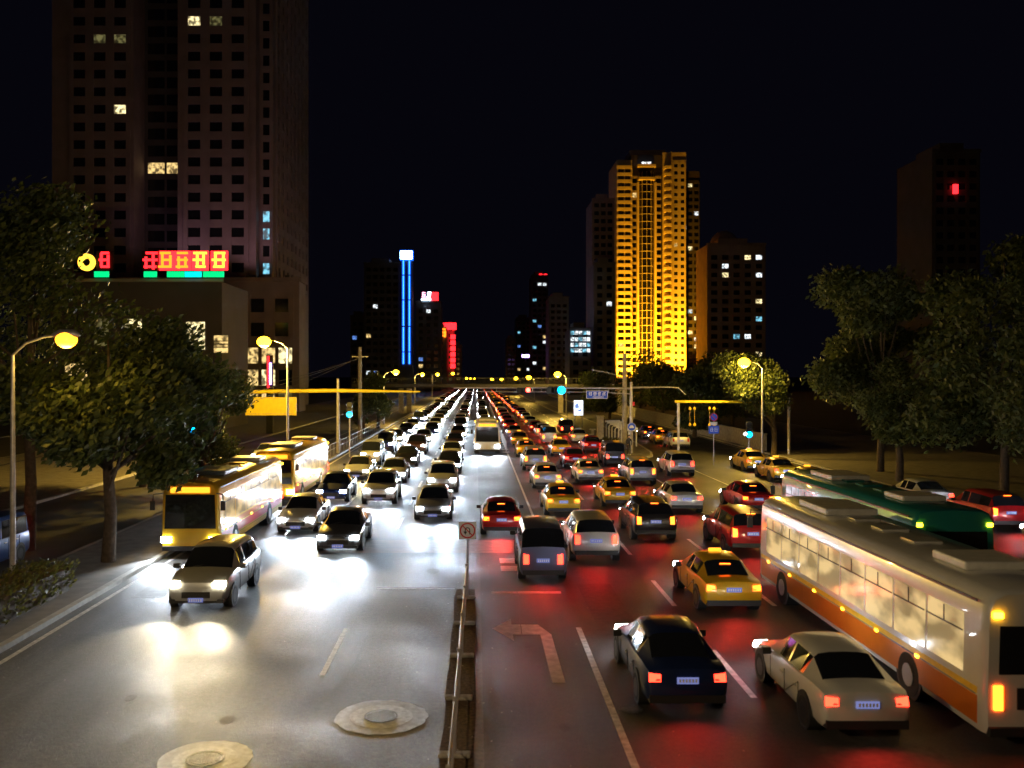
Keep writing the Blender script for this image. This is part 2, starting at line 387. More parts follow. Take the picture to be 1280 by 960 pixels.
def ring(mb, cx, y, cz, r0, r1, th=.01, n=28):
    for k in range(n):
        a0, a1 = 2*PI*k/n, 2*PI*(k+1)/n
        P = lambda r, a, yy: (cx+r*math.cos(a), yy, cz+r*math.sin(a))
        mb.quad(P(r0, a0, y-th), P(r0, a1, y-th), P(r1, a1, y-th), P(r1, a0, y-th))
        mb.quad(P(r1, a0, y-th), P(r1, a1, y-th), P(r1, a1, y), P(r1, a0, y))
        mb.quad(P(r0, a1, y-th), P(r0, a0, y-th), P(r0, a0, y), P(r0, a1, y))

# no-U-turn sign at the fence end
t = thing('traffic_sign', 'square no U-turn sign on a thin post at the end of the near median fence', 'road sign', (-.27, 29.35, 0))
MB().tube([(0, 0, 0), (0, 0, 2.35)], .028, 10).build('post', 'galv', t)
pl = box('sign_plate', 'sign_white', -.28, .28, -.06, -.045, 1.8, 2.36, t, bevel=.004)
a = MB(); ring(a, 0, -.061, 2.08, .205, .25); 
a.box(-.006, .006, -.075, -.061, 2.07, 2.09)
p0, p1 = Vector((-.15, 0, 2.23)), Vector((.15, 0, 1.93)); d = (p1-p0).normalized(); n_ = Vector((-d.z, 0, d.x))*.018
a.quad(*[(q.x, -.076, q.z) for q in (p0-n_, p1-n_, p1+n_, p0+n_)])
a.build('prohibition_ring', 'sign_red', pl)
a = MB()
pts = [(.07, -.066, 1.96), (.07, -.066, 2.10)]+[(.07*math.cos(q), -.066, 2.10+.07*math.sin(q)) for q in [PI*i/8 for i in range(1, 9)]]+[(-.07, -.066, 2.03)]
a.tube(pts, .017, 6); a.quad((-.13, -.07, 2.05), (-.07, -.07, 1.95), (-.01, -.07, 2.05)); a.build('u_turn_arrow', 'sign_black', pl)

# ------------------------------------------------------------------ vehicles
def loft_car(st, nose, tail):
    """st: (y, w, zl, zb, zr, wr) rows from nose to tail; returns verts, faces by class"""
    V = []; rows = []
    for (y, w_, zl, zb, zr, wr) in st:
        g = max(0, min(1, (zr-zb-.06)/.3))
        h = [(w_*.86, zl), (w_*.97, zl+.12), (w_, zl+(zb-zl)*.5), (w_*.985, zl+(zb-zl)*.82), (w_*.94, zb),
             (w_*.90*(1-g)+(w_*.90)*g, zb+.015), (wr+(.055*g), zb+.02+(zr-zb-.02)*(.5 if g < .01 else .80)),
             (wr*(.97-.03*g), zr-.015*g), (wr*.55, zr+.018), (0, zr+.028)]
        full = [(x, z) for x, z in h]+[(-x, z) for x, z in reversed(h[:-1])]
        rows.append([len(V)+i for i in range(len(full))]); V += [(x, y, z) for x, z in full]
    return V, rows
def car_meshes(kind):
    """body, glass groups for one body style; local front is -y"""
    if kind == 'sedan':
        st = [(-2.28, .62, .32, .52, .56, .5), (-2.22, .74, .24, .60, .64, .62), (-2.02, .84, .2, .68, .73, .7), (-1.5, .90, .2, .80, .86, .74), (-.98, .91, .2, .90, .94, .72),
              (-.28, .91, .2, .93, 1.40, .56), (-.15, .91, .2, .93, 1.43, .57), (.25, .91, .2, .935, 1.45, .58), (.33, .91, .2, .935, 1.45, .58), (.95, .91, .2, .94, 1.42, .56), (1.12, .90, .2, .95, 1.38, .54),
              (1.68, .89, .22, .97, 1.03, .62), (2.1, .87, .24, .95, 1.0, .66), (2.24, .83, .28, .90, .94, .64), (2.3, .74, .34, .72, .76, .6)]
        gl = dict(ws=(4, 5), rw=(10, 11), side=[(5, 7), (8, 10)], W=(1.42, -1.38))
    elif kind == 'suv':
        st = [(-2.25, .66, .36, .66, .70, .55), (-2.2, .78, .3, .78, .84, .66), (-2.0, .88, .28, .88, .93, .74), (-1.5, .93, .28, .98, 1.03, .78), (-1.05, .94, .28, 1.04, 1.08, .76),
              (-.45, .94, .28, 1.06, 1.60, .62), (-.3, .94, .28, 1.06, 1.64, .63), (.15, .94, .28, 1.07, 1.66, .64), (.23, .94, .28, 1.07, 1.66, .64), (1.1, .94, .28, 1.08, 1.63, .63), (1.9, .92, .3, 1.10, 1.58, .61),
              (2.18, .90, .32, 1.10, 1.16, .74), (2.22, .88, .34, 1.02, 1.06, .72), (2.26, .82, .4, .80, .84, .7)]
        gl = dict(ws=(4, 5), rw=(10, 11), side=[(5, 7), (8, 10)], W=(1.38, -1.42))
    elif kind == 'van':
        st = [(-2.0, .60, .34, .66, .72, .5), (-1.96, .74, .26, .84, .9, .66), (-1.85, .80, .24, .95, 1.0, .70), (-1.6, .82, .24, 1.02, 1.06, .70), (-1.5, .82, .24, 1.03, 1.1, .70),
              (-.95, .82, .24, 1.05, 1.78, .64), (-.8, .82, .24, 1.05, 1.82, .65), (-.1, .82, .24, 1.05, 1.86, .66), (0, .82, .24, 1.05, 1.86, .66), (1.2, .82, .24, 1.05, 1.85, .66), (1.88, .81, .24, 1.06, 1.80, .65),
              (1.99, .79, .26, 1.06, 1.18, .72), (2.0, .78, .28, .9, .94, .7), (2.02, .74, .32, .7, .74, .66)]
        gl = dict(ws=(4, 5), rw=(10, 11), side=[(5, 7), (8, 10)], W=(1.2, -1.25))
    V, rows = loft_car(st, 0, 0)
    B = MB(); G = {'windscreen': MB(), 'rear_window': MB(), 'side_window': MB(), 'side_window2': MB()}
    n = len(rows[0]); B.v = list(V)
    def side_ok(i): return next((k for k, (a, b) in enumerate(gl['side']) if a <= i < b), None)
    for i in range(len(rows)-1):
        for k in range(n-1):
            q = [rows[i][k], rows[i][k+1], rows[i+1][k+1], rows[i+1][k]]
            tgt = None
            if i == gl['ws'][0] and 6 <= k <= 11: tgt = 'windscreen'
            elif i == gl['rw'][0] and 6 <= k <= 11: tgt = 'rear_window'
            elif k in (5, 12) and side_ok(i) is not None: tgt = 'side_window' if k == 5 else 'side_window2'
            if tgt:
                g = G[tgt]; P = [Vector(V[x]) for x in q]; g.quad(*[tuple(p) for p in P])
            else: B.f.append(tuple(q)); B.m.append(0)
        B.f.append((rows[i][n-1], rows[i][0], rows[i+1][0], rows[i+1][n-1])); B.m.append(0)
    B.f.append(tuple(reversed(rows[0]))); B.m.append(0); B.f.append(tuple(rows[-1])); B.m.append(0)
    # orient outward: flip if needed is handled by smooth normals of cycles (two sided)
    out = {'body': B.mesh('body', 'plastic', True)}
    for k, g in G.items(): out[k] = g.mesh(k, 'glass', False)
    return out, gl, st
WHEEL = None
def wheel_meshes(r=.32, wd=.2):
    a = MB(); prof = [(r*.62, -wd*.5), (r*.9, -wd*.5), (r, -wd*.32), (r, wd*.32), (r*.9, wd*.5), (r*.62, wd*.5)]
    n = 28
    for k in range(n):
        a0, a1 = 2*PI*k/n, 2*PI*(k+1)/n
        for (r0, x0), (r1, x1) in zip(prof, prof[1:]):
            a.quad((x0, r0*math.cos(a0), r0*math.sin(a0)), (x1, r1*math.cos(a0), r1*math.sin(a0)), (x1, r1*math.cos(a1), r1*math.sin(a1)), (x0, r0*math.cos(a1), r0*math.sin(a1)))
    tyre = a.mesh('tyre', 'rubber', True)
    b = MB(); b.tube([(-wd*.32, 0, 0), (wd*.32, 0, 0)], r*.2, 12)
    for k in range(7):
        t = 2*PI*k/7; c, s_ = math.cos(t), math.sin(t)
        for x in (-wd*.34, wd*.34): b.tube([(x, c*r*.1, s_*r*.1), (x*1.1, c*r*.62, s_*r*.62)], r*.07, 5)
    for k in range(n):
        a0, a1 = 2*PI*k/n, 2*PI*(k+1)/n
        b.quad((-wd*.5, r*.64*math.cos(a0), r*.64*math.sin(a0)), (wd*.5, r*.64*math.cos(a0), r*.64*math.sin(a0)), (wd*.5, r*.64*math.cos(a1), r*.64*math.sin(a1)), (-wd*.5, r*.64*math.cos(a1), r*.64*math.sin(a1)))
    return tyre, b.mesh('rim', 'alloy', False)
def link(name, me, parent, m=None, loc=None):
    o = bpy.data.objects.new(name, me); COL.objects.link(o); o.parent = parent
    if loc: o.location = loc
    if m:
        o.material_slots[0].link = 'OBJECT'; o.material_slots[0].material = M[m]
    return o
CM = {}
def lampbox(w_, h_, d_, skew=0):
    a = MB(); x = w_/2
    a.v = [(-x, -d_, -h_/2), (x, -d_+abs(skew)*.5, -h_/2), (x, d_, -h_/2), (-x, d_, -h_/2), (-x, -d_*.8, h_*.35), (x*.95, -d_*.4+abs(skew), h_/2), (x, d_, h_/2), (-x, d_, h_/2)]
    for f in ((0, 3, 2, 1), (4, 5, 6, 7), (0, 1, 5, 4), (1, 2, 6, 5), (2, 3, 7, 6), (3, 0, 4, 7)): a.f.append(f); a.m.append(0)
    return a
PAINT = {}
def paint(name, col, metal=.2):
    if name not in PAINT:
        mat('paint_'+name, col, .32, metal, coat=.6, var=.04, scale=3); PAINT[name] = 1
    return 'paint_'+name
for nm, c in (('white', (.75, .75, .74)), ('silver', (.42, .43, .45)), ('black', (.015, .015, .018)), ('grey', (.12, .125, .13)), ('red', (.45, .008, .012)), ('navy', (.012, .025, .10)), ('yellow', (.80, .47, .015)), ('blue', (.03, .10, .38)), ('beige', (.42, .34, .22)), ('bluegrey', (.13, .15, .30)), ('teal', (.02, .26, .27)), ('brown', (.10, .05, .03)), ('orange', (.75, .20, .015)), ('green', (.03, .16, .07))):
    paint(nm, c)
def car(kind, colr, x, y, label, away=False, lamps='on', detail=2, group=None, name=None, taxi=False, power=1.0, rz=0, beam=True, cat=None):
    if kind not in CM:
        CM[kind] = car_meshes(kind)
        CM['wheel'] = CM.get('wheel') or wheel_meshes()
    ms, gl, st = CM[kind]; pm = 'paint_'+colr
    cat = cat or {'sedan': 'car', 'suv': 'car', 'van': 'van'}[kind]
    if taxi: cat = 'taxi'
    name = name or {'sedan': 'sedan_car', 'suv': 'suv_car', 'van': 'minivan'}[kind]
    if taxi: name = 'taxi'
    t = thing(name, label, cat, (x, y, 0), (PI if away else 0)+rz, group)
    W = st[4][1]; zb = st[3][3]; y0 = st[0][0]; y1 = st[-1][0]; zt = st[7][4]
    body = link('body', ms['body'], t, pm)
    link('windscreen', ms['windscreen'], t); link('rear_window', ms['rear_window'], t)
    front = not away
    hz = st[2][3]-.06; tz = st[-2][3]-.10
    hm = 'head_lens' if detail > 1 else 'head_lens_far'
    if lamps == 'warm': hm = 'head_lens_warm'
    tm = {'brake': 'brake_lens'}.get(lamps, 'tail_lens' if detail > 1 else 'tail_lens_far')
    for s in (-1, 1):
        if ('hl', kind) not in CM:
            CM[('hl', kind)] = lampbox(.34, .15, .10, .1).mesh('headlight', 'head_lens', False)
            CM[('tl', kind)] = lampbox(.24 if kind == 'sedan' else .18, .17 if kind == 'sedan' else .34, .07).mesh('tail_light', 'tail_lens', False)
        if front or detail > 1:
            o = link('headlight', CM[('hl', kind)], t, hm if lamps != 'off' else 'glass', (s*(W-.26), st[1][0]+.015, hz)); o.scale.x = s
        if away or detail > 1:
            o = link('tail_light', CM[('tl', kind)], t, tm if lamps != 'off' else 'sign_red', (s*(W-.24), st[-2][0]-.005, tz)); o.rotation_euler.z = PI; o.scale.x = -s
    if detail > 1:
        link('side_window', ms['side_window'], t); link('side_window', ms['side_window2'], t)
        key = ('kit', kind)
        if key not in CM:
            k = {}
            a = MB(); a.box(-.42, .42, y0-.02, y0+.15, st[1][2]+.12, st[1][2]+.30)
            for i in range(4): a.box(-.40, .40, y0-.03, y0-.02, st[1][2]+.14+.042*i, st[1][2]+.15+.042*i)
            k['grille'] = a.mesh('grille', 'plastic')
            a = MB(); a.box(-W*.86, W*.86, y0+.02, y0+.3, st[1][2]-.04, st[1][2]+.08); k['front_bumper'] = a.mesh('front_bumper', 'plastic')
            a = MB(); a.box(-W*.86, W*.86, y1-.28, y1+.015, st[-1][2]-.06, st[-1][2]+.10); k['rear_bumper'] = a.mesh('rear_bumper', 'plastic')
            a = MB().box(-.22, .22, y0-.045, y0-.031, st[1][2]+.0, st[1][2]+.13); a.cur = 1
            for q in range(6): a.box(-.19+.066*q, -.15+.066*q, y0-.049, y0-.046, st[1][2]+.03, st[1][2]+.10)
            k['fplate'] = a.mesh('number_plate', ['plate_blue', 'sign_white'])
            a = MB().box(-.22, .22, y1+.005, y1+.03, tz-.12, tz+.01); a.cur = 1
            for q in range(6): a.box(-.19+.066*q, -.15+.066*q, y1+.031, y1+.034, tz-.09, tz-.02)
            k['rplate'] = a.mesh('number_plate', ['plate_blue', 'sign_white'])
            a = MB(); a.tube([(.0, 0, 0), (.08, .0, .03)], .02, 6); a.box(.06, .24, -.04, .07, -.02, .12); k['mirror'] = a.mesh('mirror', 'plastic')
            a = MB(); ys = [st[5][0]-.35, .29, 1.12]; P = []
            for q, yy in enumerate(ys): P += [(W+.004, yy, zb), (W+.004, yy, .34)] if q % 2 == 0 else [(W+.004, yy, .34), (W+.004, yy, zb), (W+.004, yy, .34)]
            a.tube(P, .008, 4); k['door_gap'] = a.mesh('door_gap', 'plastic')
            a = MB(); a.box(W-.008, W+.016, -.08, .08, zb-.13, zb-.10)
            k['handle'] = a.mesh('handle', 'alloy')
            a = MB(); a.tube([(W-.25, 0, .34), (W+.006, 0, .34)], .385, 24); k['wheel_arch'] = a.mesh('wheel_arch', 'plastic')
            k['wiper'] = MB().tube([(-.45, st[4][0]-.0, st[4][4]+.03), (.1, st[4][0]+.12, st[4][4]+.10)], .012, 5).mesh('wiper', 'plastic')
            CM[key] = k
        k = CM[key]
        if not away:
            link('grille', k['grille'], t); link('front_bumper', k['front_bumper'], t); link('number_plate', k['fplate'], t); link('wiper', k['wiper'], t)
        else:
            link('rear_bumper', k['rear_bumper'], t); link('number_plate', k['rplate'], t)
        link('door_gap', k['door_gap'], body); link('door_gap', k['door_gap'], body).scale.x = -1; [setattr(link('handle', k['handle'], body, None, (0, q, 0)), 'scale', (s_, 1, 1)) for q in (.1, .95) for s_ in (1, -1)]
        for s in (-1, 1):
            o = link('mirror', k['mirror'], t, None, (s*(W-.06), st[5][0]-.38, zb+.06)); o.scale.x = s
            for yw in gl['W']:
                wh = bpy.data.objects.new('wheel', CM['wheel'][0]); COL.objects.link(wh); wh.parent = t; wh.location = (s*(W-.09), yw, .32)
                link('rim', CM['wheel'][1], wh); ar = link('wheel_arch', k['wheel_arch'], body, None, (0, yw, 0)); ar.rotation_euler.z = 0 if s > 0 else PI
        if lamps == 'brake':
            o = MB().box(-.16, .16, -.015, .02, -.012, .012).build('brake_light', 'brake_lens', t); o.location = (0, st[10][0]+.05, zt-.06) if kind != 'sedan' else (0, 1.3, 1.31)
    if taxi:
        o = MB().box(-.2, .2, -.06, .06, 0, .10).build('roof_sign', 'led_amber', t, bevel=.03); o.location = (0, .1, zt+.015)
    if beam and lamps != 'off':
        if front:
            bc = (.70, .85, 1) if lamps != 'warm' else (1, .84, .55)
            if detail > 1:
                for s in (-1, 1): light('SPOT', 'headlight_beam', t, (s*(W-.28), y0-.13, hz), 420*power, bc, .04, (R(76), 0, PI), R(62), .9)
            else: light('SPOT', 'headlight_beam', t, (0, y0-.2, hz-.05), 2600*power, bc, .02, (R(76), 0, PI), R(62), .9)
        else:
            c = (1, .03, .02)
            light('SPOT', 'tail_light_glow', t, (0, y1+.06, tz+.06), 48*power, c, .03, (R(70), 0, 0), R(130), 1)
    return t

def bus(colr, x, y, L, label, away=False, stripes=(), glow='bus_glow', lamps='on', group=None, name='bus', W=1.25, Ht=3.1, board='led_amber', beam=True, power=1.0):
    t = thing(name, label, 'bus', (x, y, 0), PI if away else 0, group)
    pm = 'paint_'+colr; h = L/2
    # body: rounded section lofted with tapered ends
    sec = [(W-.04, .32), (W, .45), (W, 1.1), (W, 1.2), (W-.03, 2.35), (W-.06, Ht-.32), (W-.16, Ht-.12), (W-.36, Ht-.02), (0, Ht+.03)]
    full = sec+[(-a, b) for a, b in reversed(sec[:-1])]
    b = MB(); rows = []
    for (yy, sx, dz) in ((-h, .93, .05), (-h+.06, .98, .02), (-h+.2, 1, 0), (h-.2, 1, 0), (h-.06, .985, .02), (h, .95, .05)):
        rows.append([len(b.v)+i for i in range(len(full))])
        b.v += [(px*sx, yy, pz-dz if pz > 1.5 else pz+dz*.5) for px, pz in full]
    n = len(full)
    for i in range(len(rows)-1):
        for k in range(n): b.f.append((rows[i][k], rows[i][(k+1) % n], rows[i+1][(k+1) % n], rows[i+1][k])); b.m.append(0)
    b.f.append(tuple(reversed(rows[0]))); b.m.append(0); b.f.append(tuple(rows[-1])); b.m.append(0)
    body = b.build('body', pm, t, True)
    nw = max(4, int((L-1.6)/1.45)); pw = (L-1.4)/nw
    for s in (-1, 1):
        for k in range(nw):
            ya = -h+.7+k*pw+.05; yb = ya+pw-.1
            a = MB(); xo = s*(W+.004)
            z0, z1 = 1.28, 2.42
            a.quad((xo, ya, z0), (xo, yb, z0), (s*(W-.018), yb, z1), (s*(W-.018), ya, z1))
            wn_ = a.build('window', glow, t)
            f = MB(); f.box(min(xo, xo+s*.012), max(xo, xo+s*.012), ya, yb, z0+.78, z0+.81); f.box(min(xo, xo+s*.014), max(xo, xo+s*.014), (ya+yb)/2-.015, (ya+yb)/2+.015, z0+.8, z1-.02); f.build('window_bar', 'plastic', wn_)
        wy = (-h+2.3, h-3.0) if L < 15 else (-h+2.3, 0.6, h-2.2)
        for yw in wy:
            wh = MB().tube([(s*(W-.28), yw, .48), (s*(W+.012), yw, .48)], .48, 24).build('wheel', 'rubber', t, True)
            MB().tube([(s*(W-.1), yw, .48), (s*(W+.03), yw, .48)], .25, 14).build('rim', 'alloy', wh)
            MB().tube([(s*(W-.4), yw, .5), (s*(W+.006), yw, .5)], .58, 24).build('wheel_arch', 'plastic', body)
        for (z0, z1, mm) in stripes:
            a = MB(); a.box(min(s*(W-.02), s*(W+.008)), max(s*(W-.02), s*(W+.008)), -h+.25, h-.25, z0, z1); a.build('stripe', mm, body)
        a = MB()
        for k in range(int(L/2)): yy = -h+1+k*2; a.box(min(s*(W), s*(W+.03)), max(s*W, s*(W+.03)), yy-.05, yy+.05, .98, 1.03)
        a.build('marker_light', 'turn_lens', t)
        for yy in (-h+.9, .2):
            if s == -1:
                d0 = MB(); d0.box(s*(W+.012)-.004, s*(W+.012)+.004, yy-.02, yy+.02, .42, 2.5).box(s*(W+.012)-.004, s*(W+.012)+.004, yy+1.18, yy+1.22, .42, 2.5).box(s*(W+.012)-.004, s*(W+.012)+.004, yy+.58, yy+.62, .42, 2.5); d0.build('door_frame', 'plastic', body)
        sm = MB(); sm.tube([(s*(W+.002), -h+.3, 1.0), (s*(W+.002), h-.3, 1.0)], .008, 4).tube([(s*(W+.002), -h+.3, .56), (s*(W+.002), h-.3, .56)], .008, 4); sm.build('panel_seam', 'plastic', body)
        a = MB(); a.box(min(s*(W-.04), s*(W-.02)), max(s*(W-.04), s*(W-.02)), -h+.3, h-.3, Ht-.27, Ht-.22); a.build('gutter', 'plastic', body)
    a = MB(); a.quad((-W*.88, -h-.01, 1.15), (W*.88, -h-.01, 1.15), (W*.84, -h-.008, 2.45), (-W*.84, -h-.008, 2.45)); a.build('windscreen', 'glass', t)
    a = MB(); a.quad((-W*.8, h+.012, 1.45), (W*.8, h+.012, 1.45), (W*.78, h+.01, 2.35), (-W*.78, h+.01, 2.35)); a.build('rear_window', 'glass', t)
    box('destination_board', board, -.75, .75, -h-.03, -h+.05, 2.52, 2.74, t)
    box('number_plate', 'plate_blue', -.24, .24, h+.0, h+.03, .55, .7, t)
    box('engine_grille', 'plastic', -.7, .7, h+.0, h+.025, .8, 1.2, t)
    box('front_bumper', 'plastic', -W*.95, W*.95, -h-.06, -h+.1, .3, .48, t, .02); box('rear_bumper', 'plastic', -W*.95, W*.95, h-.1, h+.06, .3, .48, t, .02)
    box('roof_unit', 'white_paint', -.75, .75, -h+2.2, -h+4.4, Ht, Ht+.2, t, .05); box('roof_unit', 'white_paint', -.7, .7, h-3.2, h-1.8, Ht, Ht+.18, t, .05)
    for k in (-.25, .0, .25): box('roof_hatch', pm, -.35, .35, h*k-.35, h*k+.35, Ht+.01, Ht+.07, t, .02)
    for s in (-1, 1):
        hl = 'head_lens' if lamps == 'on' else 'head_lens_warm'
        MB().box(s*.92-.2, s*.92+.2, -h-.05, -h+.05, .62, .84).build('headlight', hl, t, bevel=.02)
        MB().box(s*1.05-.09, s*1.05+.09, h-.02, h+.045, .78, 1.25).build('tail_light', 'brake_lens' if lamps == 'brake' else 'tail_lens', t, bevel=.02)
        MB().box(s*1.05-.08, s*1.05+.08, h-.02, h+.045, 2.5, 2.6).build('tail_light', 'turn_lens', t)
        a = MB(); a.tube([(s*W*.9, -h, 2.5), (s*(W+.2), -h-.25, 2.5), (s*(W+.22), -h-.28, 2.2)], .02, 6); a.box(s*(W+.22)-.09, s*(W+.22)+.09, -h-.32, -h-.27, 1.9, 2.25); a.build('mirror', 'plastic', t)
    if beam:
        if not away:
            for s in (-1, 1): light('SPOT', 'headlight_beam', t, (s*.92, -h-.1, .75), 1100*power, (.8, .9, 1), .05, (R(76), 0, PI), R(62), .9)
        else: light('SPOT', 'tail_light_glow', t, (0, h+.08, 1.0), 60*power, (1, .04, .02), .03, (R(70), 0, 0), R(130), 1)
    return t

# ------------------------------------------------------------------ street lamps
def street_lamp(x, y, z, side, label, m='sodium', energy=2600, arm=1.8, lit=True, r=.26, col=(1, .62, .10), group='street lamps along the avenue', pole=True):
    """side=+1: the arm reaches towards +x from the pole"""
    t = thing('street_lamp', label, 'street lamp', (x-side*arm, y, 0), group=group)
    MB().tube([(0, 0, 0), (0, 0, .5)], .14, 12).build('base', 'galv', t)
    MB().tube([(0, 0, .5), (0, 0, z*.6), (0, 0, z-.5)], [.10, .08, .06], 10).build('pole', 'galv', t, True)
    MB().tube([(0, 0, z-.5), (side*arm*.25, 0, z-.12), (side*arm*.6, 0, z+.08), (side*arm*.85, 0, z+.12)], .04, 8).build('arm', 'galv', t, True)
    h = MB(); h.tube([(side*(arm-.45), 0, z+.12), (side*(arm-.2), 0, z+.16), (side*(arm+.25), 0, z+.16), (side*(arm+.42), 0, z+.13)], [.06, .16, .15, .05], 10); h.build('lamp_head', 'galv', t, True)
    l = MB(); l.tube([(side*arm+r*math.cos(PI*q/8)*1.0, 0, z-.02) for q in range(9)], [max(.02, r*math.sin(PI*q/8)*.8) for q in range(9)], 16); l.build('lamp_glass', m, t, True)
    if lit and energy: light('POINT', 'lamp_light', t, (side*arm, 0, z-.45), energy, col, .2)
    return t
def lp(u, v, Y): X, Z = at(u, v, Y); return X, Y, Z
ll = [((83, 424), 29.2, 'street lamp glowing soft orange at the far left, in front of the dark tree', 'sodium_orange', 120, .34),
      ((330, 427), 66, 'biggest starry yellow street lamp, above the yellow board on the left', 'sodium', 11000, .5),
      ((495, 465), 128, 'yellow street lamp just right of the foot of the blue neon tower', 'sodium', 2500, .42),
      ((528, 468), 205, 'small yellow street lamp, first of the distant left row', 'sodium', 3000, .45),
      ((547, 468), 290, 'small yellow street lamp, second of the distant left row', 'sodium', 2500, .55),
      ((566, 467), 430, 'small yellow street lamp, third of the distant left row', 'sodium', 0, .75)]
for (uv, Y, lab, m, e, r) in ll:
    X, Y, Z = lp(uv[0], uv[1], Y); street_lamp(X, Y, Z, -1 if Y == 66 else 1, lab, m, e, r=r, arm=1.7)
rl = [((930, 453), 75.5, 'yellow street lamp beside the yellow-lit tree on the right', 'sodium', 2600, .5, 1.5),
      ((697, 468), 160, 'yellow street lamp right above the cyan overhead signal', 'sodium', 7000, .6, 1.5),
      ((661, 472), 250, 'brightest yellow street lamp of the distant right row', 'sodium', 9000, .7, 1.5),
      ((645, 473), 330, 'second yellow street lamp of the distant right row', 'sodium', 9000, .7, 1.5),
      ((627, 474), 460, 'third yellow street lamp of the distant right row', 'sodium', 0, .85, 1.5),
      ((615, 474), 620, 'farthest yellow street lamp on the right', 'sodium', 0, 1.0, 1.5)]
for (uv, Y, lab, m, e, r, a) in rl:
    X, Y, Z = lp(uv[0], uv[1], Y); street_lamp(X, Y, Z, -1, lab, m, e, r=r, arm=a)
for i, (u, Y) in enumerate(((583, 640), (588, 760), (593, 900))):
    X, Y, Z = lp(u, 473, Y); street_lamp(X, Y, Z, 1, ('nearest', 'middle', 'farthest')[i]+' of three tiny street lamps at the vanishing point', 'sodium', 0, r=.9)
# the next lamps of both rows, beside and behind the footbridge the picture was taken from
street_lamp(-10.2, 6, 9, 1, 'street lamp of the left row beside the footbridge', 'sodium', 2000, r=.3, col=(1, .72, .36))

# ------------------------------------------------------------------ signal gantries, poles, signs
def signal_head(t, x, y, z, on='sig_cyan', horiz=True, s=1.0, r=.16):
    g = MB()
    if horiz: g.box(x-.62*s, x+.62*s, y, y+.22, z-.2*s, z+.2*s)
    else: g.box(x-.2*s, x+.2*s, y, y+.22, z-.62*s, z+.62*s)
    hd = g.build('signal_head', 'plastic', t, bevel=.03)
    for k in (-1, 0, 1):
        px, pz = (x+k*.4*s, z) if horiz else (x, z-k*.4*s)
        lit = k == 1
        MB().disc_y(px, y-.02, pz, r*s).build('signal_lens', on if lit else 'sign_black', hd)
        MB().tube([(px, y-.14, pz), (px, y, pz)], r*s*1.12, 14, False).build('visor', 'plastic', hd)
    return hd
# right gantry
t = thing('signal_gantry', 'grey signal gantry with blue street sign, standing on the traffic island', 'signal gantry', (13.83, 82, .15))
MB().tube([(0, 0, 0), (0, 0, 3), (0, 0, 6.3)], [.17, .15, .12], 14).build('pole', 'galv', t, True)
MB().tube([(.0, 0, 5.82), (3.2, 0, 5.86), (4.2, 0, 5.8), (4.85, 0, 5.2)], [.09, .06, .05, .04], 10).build('short_arm', 'galv', t, True)
MB().tube([(0, 0, 5.75), (-8, 0, 5.82), (-15.8, 0, 5.78)], [.10, .08, .05], 10).build('long_arm', 'galv', t, True)
MB().tube([(0, 0, 5.25), (-3, 0, 5.42), (-15.0, 0, 5.46)], [.05, .04, .035], 8).build('lower_arm', 'galv', t, True)
b_ = MB()
for k in range(1, 8): b_.box(-k*2-.02, -k*2+.02, -.02, .02, 5.44, 5.75)
b_.build('brace', 'galv', t)
hd = signal_head(t, -6.75, -.3, 5.58, s=1.25, r=.28)
signal_head(t, -9.6, -.3, 5.6, 'sig_red', r=.2)
sg = MB(); ring(sg, -8.98, -.26, 5.62, .15, .23); sg.build('round_sign', 'sign_white', t)
sp = box('street_sign', 'sign_blue', -4.0, -2.15, -.24, -.18, 4.86, 5.52, t, bevel=.02)
a = MB()
for (p, q) in (((-4.02, 4.84), (-2.13, 4.88)), ((-4.02, 5.50), (-2.13, 5.54)),): a.box(p[0], q[0], -.255, -.24, p[1], q[1])
a.box(-4.03, -3.99, -.256, -.24, 4.88, 5.5); a.box(-2.16, -2.12, -.256, -.24, 4.88, 5.5); a.build('border', 'sign_white', sp)
a = MB()
for k in range(4): glyph(a, -3.82+.40*k, -.245, 5.10, .32, .32, 40+k, .02, .13)
for k in range(9): a.box(-3.45+.11*k, -3.39+.11*k, -.26, -.245, 4.94, 5.03)
a.build('lettering', 'sign_white', sp)
c_ = MB(); c_.box(.10, .3, -.12, .12, 4.2, 4.55); c_.build('control_box', 'sign_red', t)
# round blue sign at the foot
rs = MB().disc_y(0, -.24, 2.34, .37, .02, 28).build('round_sign', 'sign_blue', t)
a = MB(); ring(a, 0, -.241, 2.34, .34, .365); a.box(-.2, .2, -.262, -.242, 2.22, 2.36); a.quad((-.15, -.262, 2.36), (.15, -.262, 2.36), (.10, -.262, 2.47), (-.10, -.262, 2.47)); a.build('vehicle_symbol', 'sign_white', rs)
# utility pole with unlit arm
t = thing('utility_pole', 'thick brownish concrete pole right behind the gantry pole on the island', 'pole', (14.05, 87, .15))
MB().tube([(0, 0, 0), (0, 0, 9)], [.27, .19], 16).build('pole', 'concrete', t, True)
MB().tube([(0, -.1, 6.5), (-.8, -.1, 6.95), (-2, -.1, 7.25), (-3.0, -.1, 7.4)], [.05, .05, .05, .06], 8).build('lamp_arm', 'galv', t, True)
t = thing('utility_pole', 'tall brownish utility pole on the left pavement behind the bright yellow arm', 'pole', (-12.6, 100, .15))
MB().tube([(0, 0, 0), (0, 0, 10.0)], [.25, .2], 16).build('pole', 'concrete', t, True)
MB().box(-.9, .9, -.05, .05, 8.9, 9.0).build('cross_arm', 'galv', t)
